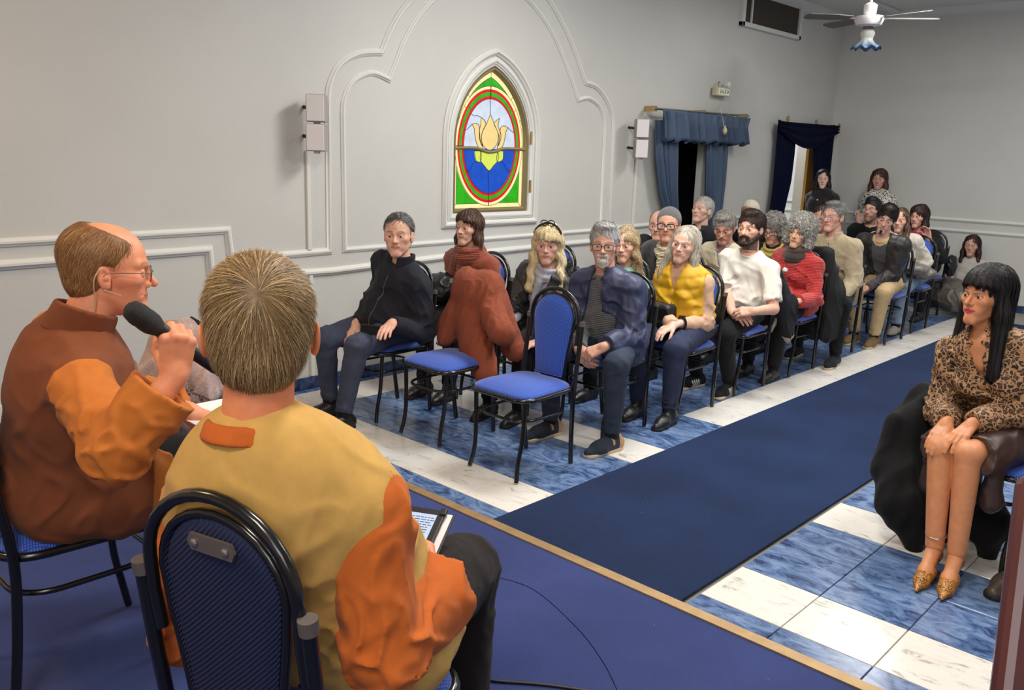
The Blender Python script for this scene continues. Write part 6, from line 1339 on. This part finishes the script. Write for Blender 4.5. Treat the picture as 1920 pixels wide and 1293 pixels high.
MB().tube([SL['LG'][1]['an']+V(.040*math.cos(t), .040*math.sin(t), .045+.006*math.sin(t)) for t in np.linspace(0, 2*PI, 25)[:-1]], .0028, 5, closed=True).build('anklet', M['steel'], SL['root'])
for k in (1, -1): MB().tube([SL['hc']+(V(k*.080, -.006, -.058)+V(0, .020*math.cos(t), .020*math.sin(t)))@SL['HR'] for t in np.linspace(0, 2*PI, 25)[:-1]], .0028, 6, closed=True).build('hoop_earring', M['brass'], SL['root'], smooth=True)
pt = lambda x, y, yy: atY(x, y, yy)
c_ = [pt(1735, 745, 4.05), pt(1700, 800, 3.95), pt(1665, 880, 3.85), pt(1690, 940, 3.80), pt(1715, 1030, 3.78), pt(1850, 1040, 3.95), pt(1800, 940, 4.1), pt(1760, 800, 4.15), pt(1860, 980, 3.95)]
L = [rc(c_[0], c_[1], .045, .07), rc(c_[1], c_[2], .07, .06), rc(c_[2], c_[3], .06, .09), rc(c_[3], c_[4], .10, .035), rc(c_[1], c_[3], .08, .09), rc(c_[0], c_[7], .06, .10), rc(c_[7], c_[6], .08, .10), rc(c_[6], c_[8], .09, .06), rc(c_[8], c_[5], .07, .04), rc(c_[3], c_[6], .07, .08), rc(c_[1], c_[7], .05, .06), rc(c_[4]+V(0, .12, .05), c_[8], .05, .06)]
drape('coat', warp(U(L, .05), lambda P: F4(.012)*nz(P-(P@np.array([.2, .1, .97], F4))[:, None]*np.array([[.18, .09, .87]], F4), 20, 1.4)), .009, 'cloth', (20, 20, 22), 'big black coat spilling off the leopard-blouse woman\'s chair to the floor', 'coat')
SR = person('person in beige trousers cut off by the right edge, next to the leopard blouse', (-.28, 4.10), V(-.30, 4.0, 1.30), hyaw=0, skin=(200, 150, 124), near=0, hair=dict(style='short', c=((40, 32, 28), (70, 60, 52)), t=.01), legs={1: dict(fw=(-.66, 3.74, 0), tdir=(-.25, -1), kp=(.6, 1, .8)), -1: dict(foot=(.12, .42))},
  garments=[dict(t='top', name='jacket', c=(60, 56, 54), inf=.02), dict(t='trousers', c=(150, 134, 118), hemr=.06), shoes((74, 62, 54), mat='leather')])
chair(-.28, 4.02, 0, 'chair under the person in beige trousers at the right edge')
# maroon lectern corner right beside the camera
lc = empty('lectern', (0, 0, ZS), label='dark maroon polished lectern side, blurred close at the right edge', cat='lectern')
A = atD(1862, 1293, 1.0); Bp = atD(1915, 860, 1.06)
pA, pB = atZ(1855, 1293, .55), atD(1912, 850, 1.0)
q0 = atD(1884, 1075, 1.0); n_ = nrm(Bp-A); rt = nrm(V(RG[0], RG[1], 0)); fw2 = nrm(V(FW[0], FW[1], 0)); M['maroon'] = mat('maroon_lacquer', lin(82, 38, 42), .4, noise=.12, nscale=5, stretch=(3, 3, .8), coat=.3)
dn = nrm(A-Bp); top = Bp+dn*.02; bot = A+dn*((A[2]-.175)/max(-dn[2], .2)); cx_ = (top+bot)/2; ln_ = np.linalg.norm(bot-top); R_ = np.array([rt, nrm(np.cross(dn, rt)), dn]).T
MB().box(cx_+rt*.20, (.40, .035, ln_), R_).build('front_panel', M['maroon'], lc, bevel=.012)
MB().box(top+rt*.215+dn*.012, (.40, .045, .024), R_).build('top_rail', M['maroon'], lc, bevel=.01)
# ------------------------------------------------------------------ stage: two speakers
chair(-1.262, .839, 195.1, 'blue padded stage chair seen from behind under the man in the yellow vest', z=ZS)
chair(-2.46, .80, 180, 'blue padded stage chair at the left edge under the man with the microphone', z=ZS)
kur = (192, 112, 46)
mw = atD(329, 702, 1.97)
mdir = nrm(atD(285, 585, 1.90)-atD(380, 652, 2.0))
HM1 = atD(204, 512, 2.2)
SA = person('balding man in profile wearing a rust-brown vest over an orange kurta, speaking', (-2.44, .78), HM1, fz=ZS, hyaw=157, byaw=166, pitch=-4, shw=.205, drop=-.035, dropl=.075, al=.84, nbo=(.045, 0), near=2, skin=(228, 150, 112),
  face=dict(w=.95, nose=1.05, brow=(170, 120, 80), lid=.35, lip=(190, 104, 84), cheek=1.0, blush=.35, chin=1.1), hs=.98,
  hair=dict(style='short', c=((112, 74, 44), (160, 112, 68), (186, 146, 96)), t=.006, bald=.35, n=2200, wd=.0010, L=.045, down=.9, fh=.02, lift=.003, flow=((0, .06, .12), .9)), girth=1.14,
  arms={1: dict(w=mw, dw=nrm(atD(338, 610, 1.93)-mw), nw=nrm(CAM-mw+RG*.5), curl=((1.35, 1.5, .9), (1.35, 1.5, .9), (1.35, 1.5, .9), (1.3, 1.5, .9)), thumb=.55, tcurl=.5, opp=1.2, polew=atD(262, 850, 1.86)-(atD(150, 660, 2.05)+mw)/2), -1: dict(w=atD(352, 772, 2.30), dw=nrm(atD(420, 790, 2.30)-atD(352, 772, 2.30)), nw=V(0, 0, 1), curl=(.15, .15, .1))},
  legs={1: dict(foot=(.12, .42)), -1: dict(foot=(.12, .42))},
  garments=[dict(t='top', name='vest', c=(126, 70, 42), inf=.036, sleeve=0, armcut=.072, neck=-.006, collar='stand', colh=.034, colz=.014, gap=.3, fold=.005, hem=-.10, skirt=.30, h=.006, belly=.03), dict(t='top', name='kurta', c=kur, inf=.014, arm=.012, cuff=.026, cut=.045, fold=.006, hem=-.12, skirt=.42, h=.006), dict(t='trousers', c=(24, 22, 24), h=.008), shoes((30, 28, 28))])
glasses(SA, (120, 96, 84), 'rect', SA['root'], r=.0012)
hk = nrm(np.cross(mdir, V(0, 0, 1)))
def ax3(d): a = nrm(np.cross(d, V(0, 0, 1))); return np.array([a, np.cross(d, a), d]).T
hA = SA['AR'][1]; hcen = hA['wr']+hA['d']*.085-hA['n']*.026
mic = empty('microphone', hcen, label='black handheld wireless microphone held up by the man in the rust vest', cat='microphone')
Rm = ax3(mdir); MB().lathe([(.013, -.125), (.0145, -.12), (.0155, -.02), (.018, .055)], hcen, 20, Rm).build('handle', M['plastic'], mic, smooth=True)
MB().lathe([(.019, .052), (.0255, .07), (.0265, .085), (.0255, .10), (.0265, .102), (.0262, .112), (.022, .13), (.012, .138), (.001, .139)], hcen, 24, Rm).build('grille', mat('mic_grille', lin(26, 26, 28), .55, bump=.8, bscale=900), mic, smooth=True)
MB().lathe([(.0115, -.150), (.013, -.145), (.0135, -.124)], hcen, 20, Rm).build('end_cap', M['brass'], mic, smooth=True)
HL = lambda x, y, z: SA['hc']+V(x, y, z)@SA['HR']
wv = spline([HL(.086, -.02, .020), HL(.090, -.032, -.01), HL(.070, -.030, -.075), SA['nb']+SA['rs']*.075+SA['fs']*.02, SA['nb']+SA['rs']*.08+SA['fs']*.12-SA['s']*.05, SA['nb']+SA['rs']*.06+SA['fs']*.17-SA['s']*.14, atD(262, 715, 2.12)], 8)
MB().tube(wv, .0016, 6).build('headset_cable', mat('beige_cable', lin(196, 164, 120), .5), SA['root'], smooth=True)
MB().tube([HL(.086, -.01, -.03), HL(.080, .03, -.045)], .0012, 5).build('headset_boom', mat('beige_boom', lin(190, 150, 110), .5), SA['root'])
pp_ = atD(412, 772, 2.33)
o = MB().box(pp_+V(-.02, .05, -.005), (.20, .29, .004)).build('paper', mat('paper', lin(236, 234, 230), .7)); tag(o, 'white sheet of paper under the left hand of the man in the rust vest', 'paper')
HM2 = atD(489, 632, 1.46)
F2 = V(math.sin(math.radians(208)), -math.cos(math.radians(208)), 0); R2 = V(-math.cos(math.radians(208)), -math.sin(math.radians(208)), 0)
tr = R2; td_ = nrm(-F2*.85-V(0, 0, .35)); tn = nrm(np.cross(tr, -td_)); tn = tn if tn[2] > 0 else -tn
tc_ = atD(842, 960, 1.93)-tr*.10+td_*.125; Rt = np.array([tr, -td_, tn]).T
ws = atD(812, 1100, 1.70); tb = tc_-tr*.12+td_*.10-tn*.04
SB = person('man seen from behind with greying brown hair in a mustard vest over orange sleeves', (-1.285, .90), HM2, fz=ZS, hyaw=236, byaw=208, pitch=-6, near=2, skin=(226, 140, 96), face=dict(w=1.0, ear=.013), hs=1.0, girth=1.12, shw=.184, drop=.082, al=.90,
  hair=dict(style='short', c=((92, 72, 48), (160, 128, 86), (198, 168, 122)), t=.010, n=4400, wd=.0010, L=.085, down=.30, whorl=(.005, -.118, .078), rough=.10, lift=.008, zb=-.034, fh=-.01),
  arms={1: dict(w=ws, dw=nrm(atD(796, 1035, 1.80)-ws), nw=nrm(tr*.9-tn*.3), curl=(.75, .7, .4), polew=atD(660, 1240, 1.38)-(atD(660, 930, 1.42)+ws)/2), -1: dict(w=tb-td_*-.08, dw=nrm(-td_), nw=nrm(-tr*.5-tn*.8), curl=(.5, .5, .4), polew=V(-.1, .2, -1))},
  legs={1: dict(fw=(-1.30, 1.27, ZS), kp=(-.05, 1, .8), th=.42, tdir=(-.3, 1)), -1: dict(foot=(.14, .42))},
  garments=[dict(t='top', name='vest', c=(202, 160, 88), inf=.036, sleeve=0, armcut=.058, fold=.005, hem=-.12, skirt=.14, h=.006, belly=.03, neck=-.012), dict(t='top', name='kurta', colh=.010, colz=.010, c=(198, 102, 42), inf=.014, arm=.012, cuff=.042, cut=.012, fold=.0065, hem=-.13, h=.006, collar='stand', cc=(196, 98, 40), neck=.0), dict(t='trousers', c=(30, 25, 23), h=.008, inf=.022), shoes((30, 28, 28))])
tab = empty('tablet', tc_, label='tablet in a black folding case showing text, on the mustard vest man\'s lap', cat='tablet')
MB().box(tc_, (.19, .25, .009), Rt).build('body', M['plastic'], tab, bevel=.003)
scr = MB().box(tc_+tn*.0052, (.158, .212, .0008), Rt).build('screen', emit('lit_screen', lin(196, 214, 240), .85), tab)
MB().box(tc_-tn*.014+tr*.012, (.20, .26, .005), Rt).build('case_cover', M['plastic'], tab, bevel=.002); MB().box(tc_-tn*.009+tr*.010, (.196, .25, .003), Rt).build('case_lining', M['white_box'], tab)
rn = random.Random(4); tx_ = MB()
for r_ in range(26):
    if r_ in (9, 16, 17): continue
    x = -.070; end = .070 if r_ % 8 != 7 else .01
    while x < end:
        w = rn.uniform(.004, .014); tx_.box(tc_+tn*.0058+tr*(x+w/2)+td_*(-.095+r_*.0072), (w, .0022, .0003), Rt); x += w+.0022
tx_.build('text', mat('print', lin(70, 80, 110), .7), tab)['kind'] = 'stuff'
for sx, sy in ((1, -1), (1, 1), (-1, -1), (-1, 1)): MB().box(tc_+tr*sx*.090+td_*sy*.118+tn*.004, (.016, .020, .010), Rt).build('corner_strap', M['plastic'], tab, bevel=.003)
# cable on the stage
cb2 = spline([atZ(884, 1268, ZS+.005), atZ(930, 1276, ZS+.005), atZ(1000, 1281, ZS+.005), atZ(1060, 1288, ZS+.005), atZ(1130, 1300, ZS+.005)], 6)
o = MB().tube(cb2, .0045, 8).build('floor_cable', M['plastic'], smooth=True); tag(o, 'thin black cable lying on the blue stage carpet', 'cable')
# ------------------------------------------------------------------ person hidden behind the second head, pink shawl on the chair
SH = person('person in black sitting low by the wall, holding up a phone beside the pink shawl', tuple(atD(455, 700, 4.05)[:2]), atD(468, 610, 3.95), fz=ZS, hip_z=.13, hyaw=-50, byaw=-46, near=1, skin=(150, 98, 72), hair=dict(style='short', c=((24, 20, 20), (44, 38, 36))), hs=.92,
  arms={1: dict(w=atD(404, 670, 3.75), dw=nrm(atD(372, 640, 3.72)-atD(404, 670, 3.75)), nw=V(.6, -.2, .6), curl=(.6, .7, .5), pole=(.3, 0, -1)), -1: dict(p=(.12, .25, .2))}, legs={1: dict(foot=(.1, .45), kp=(.1, .4, 1)), -1: dict(foot=(.1, .45), kp=(.1, .4, 1))}, garments=[dict(t='top', name='jumper', c=(26, 25, 28), inf=.02), dict(t='trousers', c=(26, 26, 30)), shoes()])
q_ = atD(378, 622, 3.70); o = MB().box(q_, (.15, .012, .075), np.array([RG, FW, UP]).T@np.array([[.85, 0, .5], [0, 1, 0], [-.5, 0, .85]])).build('phone', M['plastic'], bevel=.004); tag(o, 'dark phone held up behind the microphone', 'phone')
d0 = 3.62; s = lambda x, y, k=0: atD(x, y, d0+k)
L = [rc(s(312, 632), s(345, 628), .050, .06), rc(s(305, 640), s(285, 740), .045, .050), rc(s(335, 640), s(330, 760), .06, .07), rc(s(350, 650), s(385, 740), .05, .05), rc(s(330, 750), s(370, 800), .07, .04), rc(s(295, 690), s(275, 745), .06, .045), rc(s(300, 650), s(268, 735), .05, .05), rc(s(370, 700), s(395, 735), .05, .03), rc(s(345, 780), s(392, 800), .05, .03)]
u4 = UP.astype(F4); r4_ = RG.astype(F4); cs = s(330, 700).astype(F4)
def shc(P):
    b = np.array(lin(186, 158, 150), F4); k = np.tile(b, (len(P), 1))*(1+.1*nz(P, 90, 1.)[:, None]); v = (P-cs)@u4+.55*(P-cs)@r4_*np.sign((P-cs)@r4_-.0)*0; u = (P-cs)@r4_
    e = v+.45*np.abs(u); ln = (np.abs(e+.035) < .004) | (np.abs(e+.085) < .004); pat = (np.abs(e+.060) < .018)*(nz(P, 70, 3.) > .15)
    return mixc(mixc(k, ln*.85, lin(70, 36, 44)), pat*.85, lin(80, 38, 48))
sh_ = warp(U(L, .05), lambda P: F4(.016)*crease(P, 13, 2.4, (.1, 0, 1), 5))
drape('shawl', sh_, .0055, 'knit', (186, 158, 150), 'pinkish beige patterned shawl draped over the knees of the person by the left wall', 'shawl', col=shc, extra=[dict(n=2600, L=.05, seg=2, flow=lambda P: np.array([[0, 0, -1]], F4)+P*0, width=.003, lift=.006, cols=(lin(196, 168, 158), lin(168, 138, 130)), seed=9, rough=.1, ok=lambda P: (((P-cs)@u4+.35*np.abs((P-cs)@r4_)) < -.115))])
o = MB().box(s(268, 738, -.05), (.13, .10, .03), np.array([RG, FW, UP]).T).build('folder', mat('green_yellow_print', lin(70, 120, 50), .5, noise=.6, nscale=40), bevel=.004); tag(o, 'green and yellow folded booklet beside the pink shawl', 'booklet')
_J = list(JOBS); t0 = __import__('time').time(); run_jobs(); print('JOBS', __import__('time').time()-t0)
